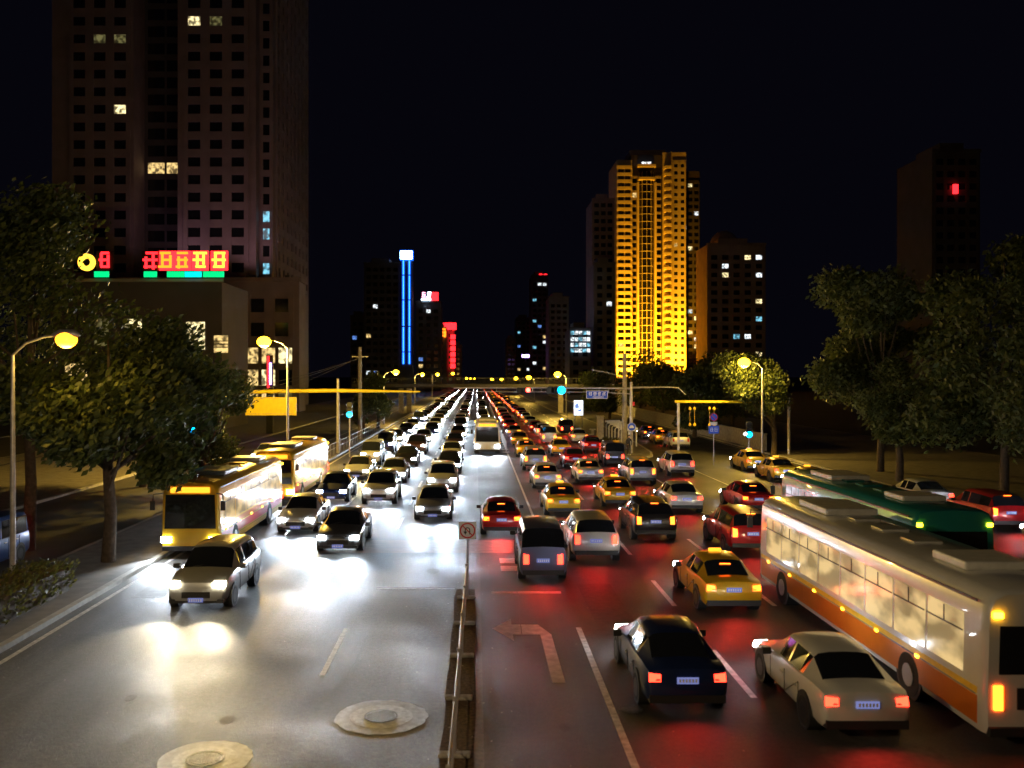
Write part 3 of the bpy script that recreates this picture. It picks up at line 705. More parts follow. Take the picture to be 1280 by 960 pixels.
# left gantry
t = thing('sign_gantry', 'left gantry with a glowing yellow horizontal arm lit by the street lamp', 'gantry', (-12.3, 82, .15))
MB().tube([(0, 0, 0), (0, 0, 6.6)], [.17, .13], 14).build('pole', 'galv', t, True)
MB().tube([(0, 0, 5.55), (-5, 0, 5.5), (-9.9, 0, 5.38)], [.19, .18, .16], 10).build('long_arm', 'sign_lamplight_yellow', t, True)  # yellow of the street lamp's light put into the colour of both arms
MB().tube([(0, 0, 5.55), (4, 0, 5.5), (7.3, 0, 5.45)], [.19, .12, .07], 10).build('short_arm', 'sign_lamplight_yellow', t, True)
t2 = thing('direction_board', 'rectangular yellow board hung under the left gantry arm', 'sign board', (-18.2, 81.8, 3.5))
box('board', 'sign_lamplight_yellow', -2.3, 2.25, -.05, .05, 0, 1.62, t2, bevel=.02)
a = MB(); a.box(-2.1, 2.05, -.058, -.05, .12, .15); a.box(-2.1, 2.05, -.058, -.05, 1.46, 1.49); a.box(-1.3, -1.22, .05, .12, 1.2, 1.9); a.box(1.2, 1.28, .05, .12, 1.2, 1.9); a.build('bracket', 'steel', t2)
def ped_signal(x, y, z, label, col='sig_cyan', base=.15, r=.17, white=False):
    t = thing('pedestrian_signal', label, 'traffic signal', (x, y, base), group='cyan pedestrian signals at the junction')
    MB().tube([(0, 0, 0), (0, 0, z-.5)], .06, 10).build('pole', 'galv', t)
    signal_head(t, 0, -.11, z-base, col, False, 1, r)
    return t
X, Z = at(437, 518, 78); ped_signal(X, 78, Z+.4, 'cyan green signal lit on a pole at the left kerb under the yellow arm', r=.24)
X, Z = at(243, 538, 50); ped_signal(X, 50, Z+.4, 'dim cyan signal in front of the left yellow-green tree', r=.15)
X, Z = at(936, 543, 74); t = ped_signal(X, 74, Z+.4, 'cyan lit signal on a short pole at the right kerb under the tree', base=0, r=.24)
MB().disc_y(-.32, -.15, Z+.05, .12).build('signal_lens', 'sig_white', t)
# no parking + blue plate
X, _ = at(892, 522, 72)
t = thing('traffic_sign', 'round no-parking sign above a blue plate on the right pavement', 'road sign', (X, 72, 0))
MB().tube([(0, 0, 0), (0, 0, 4.1)], .04, 10).build('post', 'galv', t)
d_ = MB().disc_y(0, -.08, 3.78, .32, .02, 28).build('round_plate', 'sign_blue', t)
a = MB(); ring(a, 0, -.081, 3.78, .25, .32); p0 = Vector((-.18, 0, 3.96)); p1 = Vector((.18, 0, 3.6)); n_ = Vector((.7, 0, .7))*.035
a.quad(*[(q.x, -.095, q.z) for q in (p0-n_, p1-n_, p1+n_, p0+n_)]); a.build('red_ring', 'sign_red', d_)
box('white_plate', 'sign_white', -.28, .28, -.08, -.06, 3.17, 3.4, t)
bp_ = box('blue_plate', 'sign_blue', -.4, .4, -.08, -.06, 2.5, 3.1, t)
a = MB(); glyph(a, -.3, -.081, 2.62, .28, .34, 3); glyph(a, .03, -.081, 2.62, .28, .34, 5); a.build('lettering', 'sign_white', bp_)
# right height bar with hanging lanterns
t = thing('height_bar', 'yellow-lit horizontal bar with small hanging lanterns beside the right tree', 'gantry', (27.2, 80, .15))
MB().tube([(0, 0, 0), (0, 0, 5.0)], .12, 12).build('post', 'galv', t)
MB().tube([(0, 0, 4.6), (-9.9, 0, 4.62)], .12, 10).build('arm', 'sign_lamplight_yellow', t)  # steel arm coloured yellow for the lamp light falling on it
MB().box(-9.7, -9.5, -.08, .08, .0, 4.5).build('post', 'galv', t)
for dx in (-8.6, -8.2, -6.9, -6.5):
    for dz in (4.0, 2.6):
        a = MB(); a.tube([(dx, 0, dz-.13), (dx, 0, dz-.05), (dx, 0, dz+.1), (dx, 0, dz+.18)], [.05, .13, .11, .03], 8); a.tube([(dx, 0, dz+.18), (dx, 0, 4.5)], .012, 4); a.build('lantern', 'yellow_paint', t, True)
# far boundary wall on the right side road
a = thing('boundary_wall', 'long low grey wall behind the right side road', 'wall', (26.3, 84, .15))
box('panel', 'concrete', 0, .25, 0, 80, 0, 1.5, a); box('coping', 'kerb', -.05, .3, 0, 80, 1.5, 1.6, a)
# left guard rail
t = thing('guard_rail', 'two-rail pedestrian guard rail along the left kerb', 'railing', (-12.35, 62, .15))
MB().tube([(0, 0, 1.0), (0, 60, 1.0)], .03, 8).tube([(0, 0, .55), (0, 60, .55)], .022, 8).build('rail', 'galv', t)
for k in range(31): MB().tube([(0, 2*k, 0), (0, 2*k, 1.0)], .028, 6).build('post', 'galv', t)
for i, (x0, z0, x1, z1) in enumerate(((-21, 4.2, -12.6, 9.0), (-22, 4.9, -12.2, 9.05), (-19.5, 3.2, -13.0, 8.9))):
    p = [(x0+(x1-x0)*q, 30+70*q, z0+(z1-z0)*q-1.0*math.sin(PI*q)) for q in [k/14 for k in range(15)]]
    o = MB().tube(p, .018, 5).build('overhead_cable', 'plastic'); tag(o, ('lowest', 'highest', 'innermost')[i]+' of three thin black cables sagging to the left utility pole', 'cable', 'overhead cables')
# island furniture
def lightbox():
    X, Z = at(723, 511, 112)
    t = thing('advertising_lightbox', 'tall white glowing advertising lightbox on the traffic island', 'advertising sign', (X, 112, .15))
    MB().box(-.52, -.40, -.1, .1, 0, 2.2).box(.40, .52, -.1, .1, 0, 2.2).build('leg', 'concrete', t)
    f = box('frame', 'steel', -.62, .62, -.14, .14, 2.0, 3.95, t, bevel=.02)
    box('panel', 'lightbox', -.54, .54, -.155, -.141, 2.08, 3.87, f)
    a = MB(); a.quad((-.4, -.16, 2.9), (.1, -.16, 3.0), (-.1, -.16, 3.6), (-.45, -.16, 3.3)); a.quad((0, -.16, 2.5), (.4, -.16, 2.6), (.3, -.16, 2.85), (-.1, -.16, 2.7)); a.build('picture', 'lightbox_blue', f)
lightbox()
t = thing('stone_pillar', 'square grey stone pillar beside the advertising lightbox', 'pillar', (13.9, 103, .15))
box('shaft', 'stone', -.35, .35, -.35, .35, 0, 2.3, t, bevel=.03); box('cap', 'stone', -.42, .42, -.42, .42, 2.3, 2.42, t, bevel=.02)
for i in range(6):
    y = 89.5+i*3.0; x = 14.9+.12*i
    t = thing('rack_frame', ('nearest', 'second', 'third', 'fourth', 'fifth', 'farthest')[i]+' of the white bent-tube parking frames on the island', 'parking rack', (x, y, .15), group='white parking frames on the island')
    MB().tube([(-.7, 0, 0), (-.7, 0, 1.3), (-.55, 0, 1.55), (.55, 0, 1.55), (.7, 0, 1.3), (.7, 0, 0)], .07, 8).build('frame', 'white_paint', t, True)
    box('top_panel', 'white_paint', -.85, .85, -.1, .1, 1.6, 1.85, t, bevel=.02)
for i, (u, v) in enumerate(((737, 552), (748, 557), (741, 545))):
    X, Y = gx(u, v); t = thing('stone_stool', ('left-hand', 'nearest', 'farthest')[i]+' small T-shaped stone stool on the island', 'stool', (X, Y, .15), group='stone stools')
    MB().tube([(0, 0, 0), (0, 0, .55)], [.16, .14], 12).build('stem', 'stone', t, True); box('seat', 'stone', -.36, .36, -.3, .3, .55, .7, t, bevel=.03)
t = thing('planter', 'cream stone planter box full of yellow-green plants beside the island poles', 'planter', (12.95, 87.3, .15))
box('trough', 'stone', -.85, .75, -.35, .35, 0, .68, t, bevel=.03); box('rim', 'stone', -.9, .8, -.4, .4, .68, .76, t, bevel=.02)
def leaf_cloud(name, m, parent, pts, size, flat=.5):
    a = MB()
    for p in pts:
        p = Vector(p); d = Vector((random.gauss(0, 1), random.gauss(0, 1), random.gauss(0, 1))).normalized()
        u_ = d.orthogonal().normalized(); v_ = d.cross(u_); s_ = size*random.uniform(.6, 1.3)
        a.quad(tuple(p-u_*s_), tuple(p-v_*s_*flat), tuple(p+u_*s_), tuple(p+v_*s_*flat))
    return a.build(name, m, parent)
leaf_cloud('plants', 'leaf_olive', t, [(random.uniform(-.85, .75), random.uniform(-.35, .35), random.uniform(.7, 1.0)) for _ in range(260)], .09)
X, _ = at(775, 545, 84)
t = thing('sign_post', 'thin bare metal post standing in front of the planter', 'post', (X, 84, .15)); MB().tube([(0, 0, 0), (0, 0, 2.6)], .04, 8).build('post', 'galv', t)
t = thing('hedge', 'low dark clipped hedge on the left pavement under the trees', 'hedge', (-13.7, 26.5, .15))
leaf_cloud('foliage', 'leaf_olive', t, [(random.uniform(-.9, .9), random.uniform(-3.2, 3.2), random.uniform(.1, 1.0)) for _ in range(3800)], .08)
box('hedge_core', 'bark', -.7, .7, -3, 3, 0, .75, t)
# pedestrian overpass in the distance
t = thing('footbridge', 'grey pedestrian bridge crossing the avenue far behind the signal gantries', 'footbridge', (3, 172, 0))
box('deck', 'patch_light', -26, 26, -1.6, 1.6, 4.9, 5.5, t)
for yy in (-1.55, 1.55):
    a = MB(); a.box(-26, 26, yy-.03, yy+.03, 6.55, 6.65)
    for k in range(105): a.box(-26+.5*k-.02, -26+.5*k+.02, yy-.02, yy+.02, 5.6, 6.55)
    a.build('railing', 'steel_dark', t)
for x in (-17, -15.5, 12.8, 24): box('pier', 'concrete', x-.45, x+.45, -.5, .5, 0, 4.7, t)

# ------------------------------------------------------------------ trees
def tree(name, x, y, h, cr, label, n=9000, m='leaf', trunk=.22, leaf=.13, bias=(0, 0), cz=.62, group='roadside trees', lobes=14, seed=1, sq=.75):
    r = random.Random(seed); t = thing(name, label, 'tree', (x, y, 0), group=group)
    tb = MB(); tb.tube([(0, 0, 0), (.08, .05, h*.18), (-.05, .1, h*.36), (.1, 0, h*.55), (0, 0, h*.8)], [trunk*1.25, trunk, trunk*.85, trunk*.55, trunk*.15], 10)
    L_ = []
    for k in range(lobes):
        a = r.uniform(0, 2*PI); q = r.uniform(.25, .95)*cr; zz = h*cz+(r.uniform(-1, 1)*(h*(1-cz))*.78)
        shrink = 1-.45*abs(zz-h*cz)/(h*(1-cz)); c = Vector((math.cos(a)*q*shrink+bias[0], math.sin(a)*q*shrink+bias[1], zz))
        L_.append((c, r.uniform(.26, .48)*cr))
        s0 = Vector((0, 0, h*r.uniform(.25, .5))); tb.tube([tuple(s0), tuple((s0+c)/2+Vector((0, 0, -.2))), tuple(c)], [trunk*.4, trunk*.22, trunk*.06], 6)
    tb.build('trunk', 'bark', t, True)
    pts = []
    while len(pts) < n:
        c, rr = r.choice(L_); d = Vector((r.gauss(0, 1), r.gauss(0, 1), r.gauss(0, 1))).normalized()*rr*(r.random()**.38)*r.choice((1, 1, 1, 1.18))
        p = c+Vector((d.x, d.y, d.z*sq))
        if p.z > .15*h: pts.append(tuple(p))
    random.seed(seed); leaf_cloud('crown', m, t, pts, leaf); return t
tree('street_tree', -13.6, 34, 10.4, 3.9, 'large dark tree on the left pavement behind the soft orange lamp', 16000, seed=2, leaf=.15)
tree('street_tree', -18, 37, 15.2, 5.0, 'tall dark tree at the left edge of the photo behind the other pavement trees', 14000, seed=3, leaf=.15, bias=(-2, 0)) 
tree('street_tree', -14.8, 50, 8.4, 2.9, 'tree lit yellow-green on its right side, left of the yellow board', 13000, seed=4, leaf=.12, cz=.55)
tree('street_tree', -21, 58, 9, 4.2, 'dark tree across the left side road below the red neon sign', 8000, seed=5, leaf=.2)
tree('street_tree', -12.9, 121, 7.9, 2.6, 'small tree glowing yellow under the lamp at the foot of the blue neon tower', 6000, seed=6, leaf=.16, cz=.55)
tree('street_tree', -13.3, 108, 5.6, 2.6, 'low yellow-lit tree below the tip of the bright yellow arm', 5000, seed=16, leaf=.15, cz=.6)
tree('street_tree', 25.9, 80, 9.2, 3.9, 'tree with yellow-lit outer leaves beside the right street lamp', 14000, seed=7, leaf=.16, cz=.58, bias=(-1.8, -.6))
tree('street_tree', 29, 66, 15.5, 5.5, 'big dark tree directly right of the right street lamp', 15000, seed=8, leaf=.2)
tree('street_tree', 31, 54, 17, 6, 'tallest dark tree filling the right of the photo', 15000, seed=9, leaf=.2, cz=.55)
tree('street_tree', 29.5, 46, 13, 5, 'dark tree at the right edge of the photo above the parked cars', 13000, seed=10, leaf=.17, cz=.6)
tree('street_tree', 27.6, 60, 8.5, 3.0, 'smaller dark tree between the two biggest trees on the right', 7000, seed=18, leaf=.15, cz=.6)
labs = ['dark tree left of the golden tower foot', 'dark tree with thin top branches before the golden tower', 'dark tree right before the golden tower', 'dark tree at the right corner of the golden tower', 'dark tree between the golden tower and the far right block', 'dark tree under the far right block', 'dark tree just behind the yellow height bar']
for i, (u, v, Y, cr) in enumerate(((762, 462, 150, 6), (800, 440, 165, 6.5), (828, 447, 150, 5.5), (852, 450, 160, 6), (880, 445, 140, 6), (915, 440, 120, 5.5), (868, 470, 105, 4))):
    X, Z = at(u, v, Y); tree('background_tree', X, Y, Z, cr, labs[i], 4200, seed=20+i, leaf=.28, cz=.55, group='dark trees beyond the side road', lobes=10)

# ------------------------------------------------------------------ buildings
def pane_mesh(wd, ht, key={}):
    k = (round(wd, 2), round(ht, 2))
    if k not in key:
        key[k] = MB().box(-wd/2, wd/2, -.03, 0, 0, ht).mesh('window', 'win_dark')
    return key[k]
def facade(t, x0, x1, y, z0, z1, bay, floor, ww, wh, lit=0.0, lits=('lit_warm',), fm='concrete', seed=1, face='front', rel=.35, budget=[100], sill=.9, litcells=None, dark='win_dark', band=True, pier=True):
    """windows and relief on the plane y (face='front') or on the plane x=y (face='side', x0..x1 runs along y)"""
    r = random.Random(seed); nb = max(1, round((x1-x0)/bay)); nf = max(1, int((z1-z0)/floor)); bw = (x1-x0)/nb
    g = MB(); sgn = -1 if face in ('front', 'sideL') else 1
    def B(a0, a1, d, c0, c1):
        lo, hi = (y-d, y+.1) if sgn < 0 else (y-.1, y+d)
        if face == 'front': g.box(a0, a1, lo, hi, c0, c1)
        else: g.box(lo, hi, a0, a1, c0, c1)
    if pier:
        for i in range(nb+1):
            c = x0+i*bw; q = (bw-ww)/2
            B(max(x0, c-q), min(x1, c+q), rel, z0, z0+nf*floor)
    if band:
        for j in range(nf+1):
            c = z0+j*floor; B(x0-.01, x1+.01, rel*.8, c-(floor-wh-sill), c+sill) if j else B(x0-.01, x1+.01, rel*.8, z0, z0+sill)
    g.build('facade_grid', fm, t)
    me = pane_mesh(ww, wh); rest = MB(); cells = []
    for j in range(nf):
        for i in range(nb):
            isl_ = r.random() < lit if litcells is None else (i, j) in litcells
            cells.append((0 if isl_ else 1, -j, i, j))
    for k, (a, _, i, j) in enumerate(sorted(cells, key=lambda c: (c[0], c[3], c[2]))):
        xc = x0+(i+.5)*bw; zc = z0+j*floor+sill
        mm = r.choice(lits) if a == 0 else dark
        if litcells and a == 0 and litcells[(i, j)]: mm = litcells[(i, j)]
        if budget[0] > 0:
            budget[0] -= 1
            o = bpy.data.objects.new('window', me); COL.objects.link(o); o.parent = t
            o.location = (xc, y-.02, zc) if face == 'front' else (y+.02*sgn, xc, zc)
            if face == 'sideL': o.rotation_euler.z = -PI/2
            elif face == 'side': o.rotation_euler.z = PI/2
            o.material_slots[0].link = 'OBJECT'; o.material_slots[0].material = M[mm]
        else:
            rest.cur = 0 if mm == dark else 1+lits.index(mm) if mm in lits else 0
            lo, hi = (y-.05, y-.02) if sgn < 0 else (y+.02, y+.05)
            if face == 'front': rest.box(xc-ww/2, xc+ww/2, lo, hi, zc, zc+wh)
            else: rest.box(lo, hi, xc-ww/2, xc+ww/2, zc, zc+wh)
    if rest.f:
        o = rest.build('window_rows', [dark]+list(lits), t); o['kind'] = 'stuff'
def wallmat(n, c): mat(n, c, .8, var=.15, scale=.3, bump=.2, bscale=2); return n
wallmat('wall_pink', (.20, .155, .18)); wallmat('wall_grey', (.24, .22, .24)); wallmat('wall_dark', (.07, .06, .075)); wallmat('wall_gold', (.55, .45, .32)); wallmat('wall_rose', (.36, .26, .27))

# left twin-slab tower
Y0 = 183; k_ = Y0/F
def xs(u, Y): return (u-CX)*Y/F
def zs(v, Y): return H-(v-CY)*Y/F
t = thing('office_tower', 'tall twin-slab tower on the left with small dark windows and a dark recess', 'office building', (0, 0, 0))
xa, xb, xc, xd = xs(65, Y0), xs(167, Y0), xs(222, Y0), xs(320, Y0)
top = 112; pod = zs(350, Y0)
bud = [100]
box('left_slab', 'wall_pink', xa, xb, Y0, 228, 0, top, t); box('right_slab', 'wall_pink', xc, xd, Y0, 228, 0, top, t)
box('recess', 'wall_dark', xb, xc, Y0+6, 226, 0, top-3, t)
facade(t, xc+1.2, xd-1.4, Y0, pod+.6, top-2, 4.1, 3.5, 2.5, 1.9, lits=('lit_yellow', 'lit_dim'), fm='wall_pink', seed=3, budget=bud, litcells={(0, 14): 'lit_yellow', (1, 14): 'lit_dim'})
facade(t, xa+3.5, xb-.6, Y0, pod+.6, top-2, 4.1, 3.5, 2.4, 1.8, lits=('lit_yellow', 'lit_dim'), fm='wall_pink', seed=4, budget=bud, litcells={(1, 13): 'lit_dim', (2, 13): 'lit_dim', (2, 9): 'lit_yellow'})
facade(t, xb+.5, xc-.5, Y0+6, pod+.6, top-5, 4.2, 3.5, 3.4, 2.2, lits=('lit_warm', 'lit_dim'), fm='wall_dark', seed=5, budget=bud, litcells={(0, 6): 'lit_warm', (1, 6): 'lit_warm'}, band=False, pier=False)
# chamfer column of windows and the side face
box('corner_bay', 'wall_pink', xd, xs(342, Y0+4), Y0+3, 226, 0, top-1, t)
facade(t, xd+.6, xs(342, Y0+4)-.4, Y0+3, pod+.6, top-3, 2.6, 3.5, 1.9, 2.2, lits=('lit_cyan',), fm='wall_pink', seed=6, budget=bud, litcells={(0, 3): 'lit_cyan', (0, 0): 'lit_cyan', (0, 2): 'lit_cyan'})
facade(t, Y0+6, 224, xs(342, Y0+4), pod+.6, top-3, 4.4, 3.5, 2.0, 1.9, lits=('lit_cyan',), fm='wall_pink', seed=7, budget=bud, litcells={}, face='side')
# podium
t = thing('podium_building', 'lower podium block with lit shop windows at the foot of the left tower', 'building', (0, 0, 0))
px0, px1 = xs(150, 176), xs(374, 176)
box('wall', 'wall_pink', px0, px1, 176, 182.4, 0, zs(352, 176), t); box('cornice', 'wall_pink', px0-.4, px1+.4, 175.5, 182.6, zs(352, 176), zs(347, 176), t)
bud = [100]
facade(t, px0+1, px1-1, 176, 13.5, zs(356, 176), 4.4, 4.6, 2.6, 2.6, lit=.12, lits=('lit_dim', 'lit_blue'), fm='wall_pink', seed=8, budget=bud, sill=1.1, band=False)
facade(t, px0+1, px1-1, 176, .4, 13.0, 3.2, 4.2, 2.6, 3.0, lit=.75, lits=('lit_warm', 'lit_yellow', 'lit_dim'), fm='wall_pink', seed=9, budget=bud, sill=.6)
for i, u in enumerate((180, 232, 300, 350)):  # added fixtures and spots, standing in for city glow on the tower
    fx = xs(u, 170); fl = MB().box(fx-.4, fx+.4, 176.2, 176.8, zs(347, 176), zs(347, 176)+.5).build('floodlight', 'plastic', t)
    light('SPOT', 'flood_beam', t, (fx, 176.5, zs(347, 176)+1), 480, (1, .55, .62), .3, (R(152), 0, 0), R(110), .9)
# red neon sign on its own low building at the left
Yn = 118
t = thing('low_building', 'low dark building carrying the blurred red neon sign, behind the left trees', 'building', (0, 0, 0))
bx0, bx1 = xs(60, Yn), xs(276, Yn)
box('wall', 'wall_dark', bx0, bx1, Yn+.5, Yn+14, 0, zs(352, Yn), t); box('parapet', 'wall_grey', bx0-.2, bx1+.2, Yn+.3, Yn+.6, zs(352, Yn), zs(348, Yn), t)
for i, (u, v, wd, hh, mm) in enumerate(((125, 415, 3, 6.2, 'lit_dim'), (165, 412, 3.6, 5, 'lit_yellow'), (200, 430, 3, 9, 'lit_dim'), (243, 428, 4.0, 9.5, 'lit_yellow'), (275, 430, 3.0, 4, 'lit_warm'))):
    X, Z = at(u, v, Yn); wn_ = box('window', mm, X-wd*.3, X+wd*.3, Yn+.42, Yn+.5, Z-hh*.28, Z+hh*.28, t)
    a = MB(); 
    for q in (-.1, 0, .1): a.box(X-wd*.3, X+wd*.3, Yn+.38, Yn+.42, Z+hh*q-.06, Z+hh*q+.06)
    a.build('window_bar', 'plastic', wn_)
facade(t, bx0+1, bx1-1, Yn+.5, .5, 10, 4.5, 4.5, 3, 2.8, lit=.2, lits=('lit_warm', 'lit_dim'), fm='wall_dark', seed=12, sill=.8, budget=[60])
t = thing('neon_sign', 'row of large red neon characters over a green strip on the left building roof', 'neon sign', (0, 0, 0))
for k, (u, mm, core) in enumerate(((131, 'neon_red', None), (188, 'neon_red', None), (207, 'neon_orange', 1), (228, 'neon_orange', 1), (250, 'neon_yellow', 1), (274, 'neon_yellow', 1))):
    X, Z = at(u, 337, Yn); a = MB(); glyph(a, X-.95, Yn, Z, 1.9, 2.3, 70+k, .15, .15); a.build('character', mm, t)
    b = MB(); b.box(X-1.1, X+1.1, Yn+.05, Yn+.12, Z-.1, Z+2.4); b.build('backing', 'neon_red' if k > 1 else 'sign_black', t)
for (u0, u1, mm) in ((118, 136, 'neon_green'), (180, 196, 'neon_green'), (209, 230, 'neon_green'), (231, 252, 'neon_cyan'), (254, 280, 'neon_green')):
    X0, Z = at(u0, 343, Yn); X1, _ = at(u1, 343, Yn); box('light_strip', mm, X0, X1, Yn-.1, Yn+.1, Z-.35, Z+.38, t)
X, Z = at(109, 328, Yn); o = MB(); ring(o, 0, 0, 0, .5, 1.1, .3); o = o.build('neon_emblem', 'neon_yellow', None, loc=(X, Yn, Z)); tag(o, 'dim amber ring-shaped neon emblem at the left end of the red neon row', 'neon sign')
t = thing('vertical_sign', 'narrow upright red and violet neon blade sign under the biggest left lamp', 'neon sign', (0, 0, 0))
X, Z = at(338, 465, 110); box('red_tube', 'neon_red', X-.35, X-.15, 109.8, 110, Z-1.9, Z+1.9, t); box('violet_tube', 'neon_violet', X-.08, X+.12, 109.8, 110, Z-1.5, Z+1.1, t); box('backing', 'sign_black', X-.5, X+.3, 110.01, 110.2, 0, Z+2, t)

# golden tower on the right
YT = 396; t = thing('residential_tower', 'tall tower floodlit gold with stacked balconies and a central glass bay', 'residential tower', (0, 0, 0))
U = lambda u: xs(u, YT)
zt = zs(192, YT)
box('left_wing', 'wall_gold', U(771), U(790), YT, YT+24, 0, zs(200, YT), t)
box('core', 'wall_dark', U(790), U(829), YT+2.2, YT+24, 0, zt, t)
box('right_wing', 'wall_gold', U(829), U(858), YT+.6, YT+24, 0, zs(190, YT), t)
box('side_wing', 'wall_dark', U(858), U(883), YT+12, YT+26, 0, zs(206, YT), t)  # unlit look of this wing put into its dark wall colour
box('roof_block', 'wall_rose', U(790), U(835), YT+5, YT+18, zt, zs(184, YT), t)
nf = int((zs(200, YT)-4)/3.0)
bal = MB(); slots = MB()
for j in range(nf+1):
    z0 = 3+j*3.0; bal.box(U(771)-.25, U(789.5), YT-1.3, YT-.001, z0, z0+1.35)
bal.build('balconies', 'wall_gold', t)['kind'] = 'stuff'
bud = [45]
facade(t, U(771)+.4, U(789.5)-.3, YT, 3.0, 3+nf*3.0, 3.0, 3.0, 2.4, 1.5, lit=.02, lits=('lit_white', 'lit_warm'), fm='wall_gold', seed=21, budget=bud, band=False, pier=False, sill=1.4)
pr = MB()
for j in range(nf): 
    for q in (0, .5, 1): X = U(771)+(U(789.5)-U(771))*q; pr.box(X-.18, X+.18, YT-1.2, YT-.9, 3+j*3+1.35, 6+j*3)
pr.build('balcony_posts', 'wall_gold', t)['kind'] = 'stuff'
# glass bay with slim lit mullions
cx0, cx1 = U(799), U(818)
gb = MB(); n_ = 10; pts = []
for i in range(n_+1):
    a = PI*i/n_; pts.append((cx0+(cx1-cx0)*(1-math.cos(a))/2, YT+2.2-2.2*math.sin(a)))
gb.prism(pts[::-1], 2, zs(212, YT)); gb.build('glass_bay', 'win_dark', t, False)
tr_ = MB()
for j in range(1, 30):
    zz = 3.2*j
    if zz < zs(214, YT):
        for p, q in zip(pts, pts[1:]): tr_.tube([(p[0], p[1]-.08, zz), (q[0], q[1]-.08, zz)], .11, 4, False)
for p in pts[1:-1:2]: tr_.tube([(p[0], p[1]-.1, 2), (p[0], p[1]-.1, zs(214, YT))], .09, 4)
tr_.build('mullions', 'wall_gold', t)
for X in (cx0-.5, cx1+.5): box('fin', 'wall_gold', X-.35, X+.35, YT-.6, YT+2.3, 2, zs(228, YT), t)
for (zz, r_) in ((zs(206, YT), .6), (zs(222, YT), .5)): box('bay_crown', 'wall_gold', cx0-.6, cx1+.6, YT-.4, YT+2.4, zz-1, zz+.2, t)
box('crown_lights', 'lit_white', cx0+1, cx1-1.5, YT-.5, YT-.41, zs(204, YT)-.4, zs(204, YT)+.5, t)
nfl = 29
for (u0, u1) in ((791, 798.5), (819.5, 828)):
    facade(t, U(u0)+.2, U(u1)-.2, YT+2.2, 3, 3+3.1*nfl, 2.6, 3.1, 2.0, 2.1, lit=.02, lits=('lit_warm', 'lit_cyan'), fm='wall_gold', seed=int(u0), budget=[0], sill=.6, rel=.5, pier=False)
# bright corner balconies, wedge shaped
cb = MB()
for j in range(31):
    z0 = 3+j*3.1; X0, X1 = U(830), U(840)
    cb.prism([(X0, YT+.6), (X0+.3, YT-1.6), (X1-.6, YT-1.9), (X1, YT+.6)], z0, z0+1.25)
cb.build('corner_balconies', 'wall_gold', t)['kind'] = 'stuff'
box('corner_pier', 'wall_gold', U(837.5), U(839.5), YT-1.0, YT+.6, 0, zs(190, YT), t)
facade(t, U(841), U(857.5), YT+.6, 3, 3+3.1*31, 2.8, 3.1, 1.5, 1.5, lit=.012, lits=('lit_cyan', 'lit_warm'), fm='wall_gold', seed=33, budget=bud, sill=.9, rel=.2)
facade(t, U(859), U(882.5), YT+12, 3, 3+3.1*29, 2.7, 3.1, 1.9, 1.7, lit=.09, lits=('lit_cyan', 'lit_yellow', 'lit_white'), fm='wall_dark', seed=35, budget=[40], sill=.8)
for i, (u, e) in enumerate(((766, 1), (781, 1.3), (800, .5), (817, .5), (836, 1.2), (849, .9))):
    X = U(u); MB().box(X-.5, X+.5, YT-9.4, YT-8.6, 0, .6).build('floodlight', 'plastic', t)
    light('SPOT', 'flood_beam', t, (X, YT-8.5, 1.2), 170000*e, (1, .42, .01), .3, (R(160), 0, 0), R(78), 1)

def block(u0, u1, v, Y, dep, label, wm_, lit, lits, seed, bay=3.2, floor=3.2, cat='building', name='apartment_block', nb=60, rel=.3, litcells=None):
    t = thing(name, label, cat, (0, 0, 0)); x0, x1 = xs(u0, Y), xs(u1, Y); z1 = zs(v, Y)
    box('wall', wm_, x0, x1, Y, Y+dep, 0, z1, t); box('roof', wm_, x0+.2*(x1-x0), x0+.7*(x1-x0), Y+1, Y+dep*.7, z1, z1+2.6, t)
    box('parapet', wm_, x0-.15, x1+.15, Y-.4, Y-.02, z1-.2, z1+.7, t)
    facade(t, x0+.5, x1-.5, Y, 3.5, z1-.6, bay, floor, bay*.6, floor*.52, lit=lit, lits=lits, fm=wm_, seed=seed, budget=[nb], rel=rel, litcells=litcells)
    return t
LW, LC = ('lit_warm', 'lit_yellow', 'lit_white', 'lit_blue'), ('lit_cyan', 'lit_white', 'lit_warm', 'lit_blue')
block(740, 768, 250, 370, 20, 'brownish tower standing just left of the golden tower', 'wall_rose', .006, ('lit_warm',), 41)
t = block(742, 769, 330, 345, 18, 'lower stepped block in front of the brownish tower', 'wall_grey', .02, LW, 42)
t = block(884, 957, 306, 356, 18, 'wide dark domed block right of the golden tower, rows of windows lit', 'wall_rose', .10, ('lit_cyan', 'lit_white', 'lit_yellow'), 43, bay=4, floor=3.4, nb=90)
X, Z = at(905, 306, 366); a = MB()
for k in range(6):
    q0, q1 = PI/2*k/6, PI/2*(k+1)/6
    a.tube([(X, 366, Z+5.5*math.sin(q0)), (X, 366, Z+5.5*math.sin(q1))], [5.5*math.cos(q0), max(.05, 5.5*math.cos(q1))], 20, False)
a.build('dome', 'wall_rose', t, True)
t = block(712, 739, 412, 330, 18, 'low block with four bright cyan-white window bands', 'wall_dark', 0, LC, 44, nb=20)
for k, v in enumerate((416, 424, 431, 438)):
    X0, Z = at(713, v, 329); X1, _ = at(738, v, 329)
    for q in range(5): box('window_band', 'lit_white' if (k+q) % 3 else 'lit_cyan', X0+(X1-X0)*q/5+.15, X0+(X1-X0)*(q+1)/5-.15, 328.8, 329.4, Z-.65, Z+.65, t)
block(686, 711, 372, 480, 22, 'grey slab tower with one vertical line of lit stair windows', 'wall_grey', .03, LW, 45, litcells={(5, j): 'lit_white' for j in range(2, 16)} | {(1, j): 'lit_warm' for j in range(20, 28)})
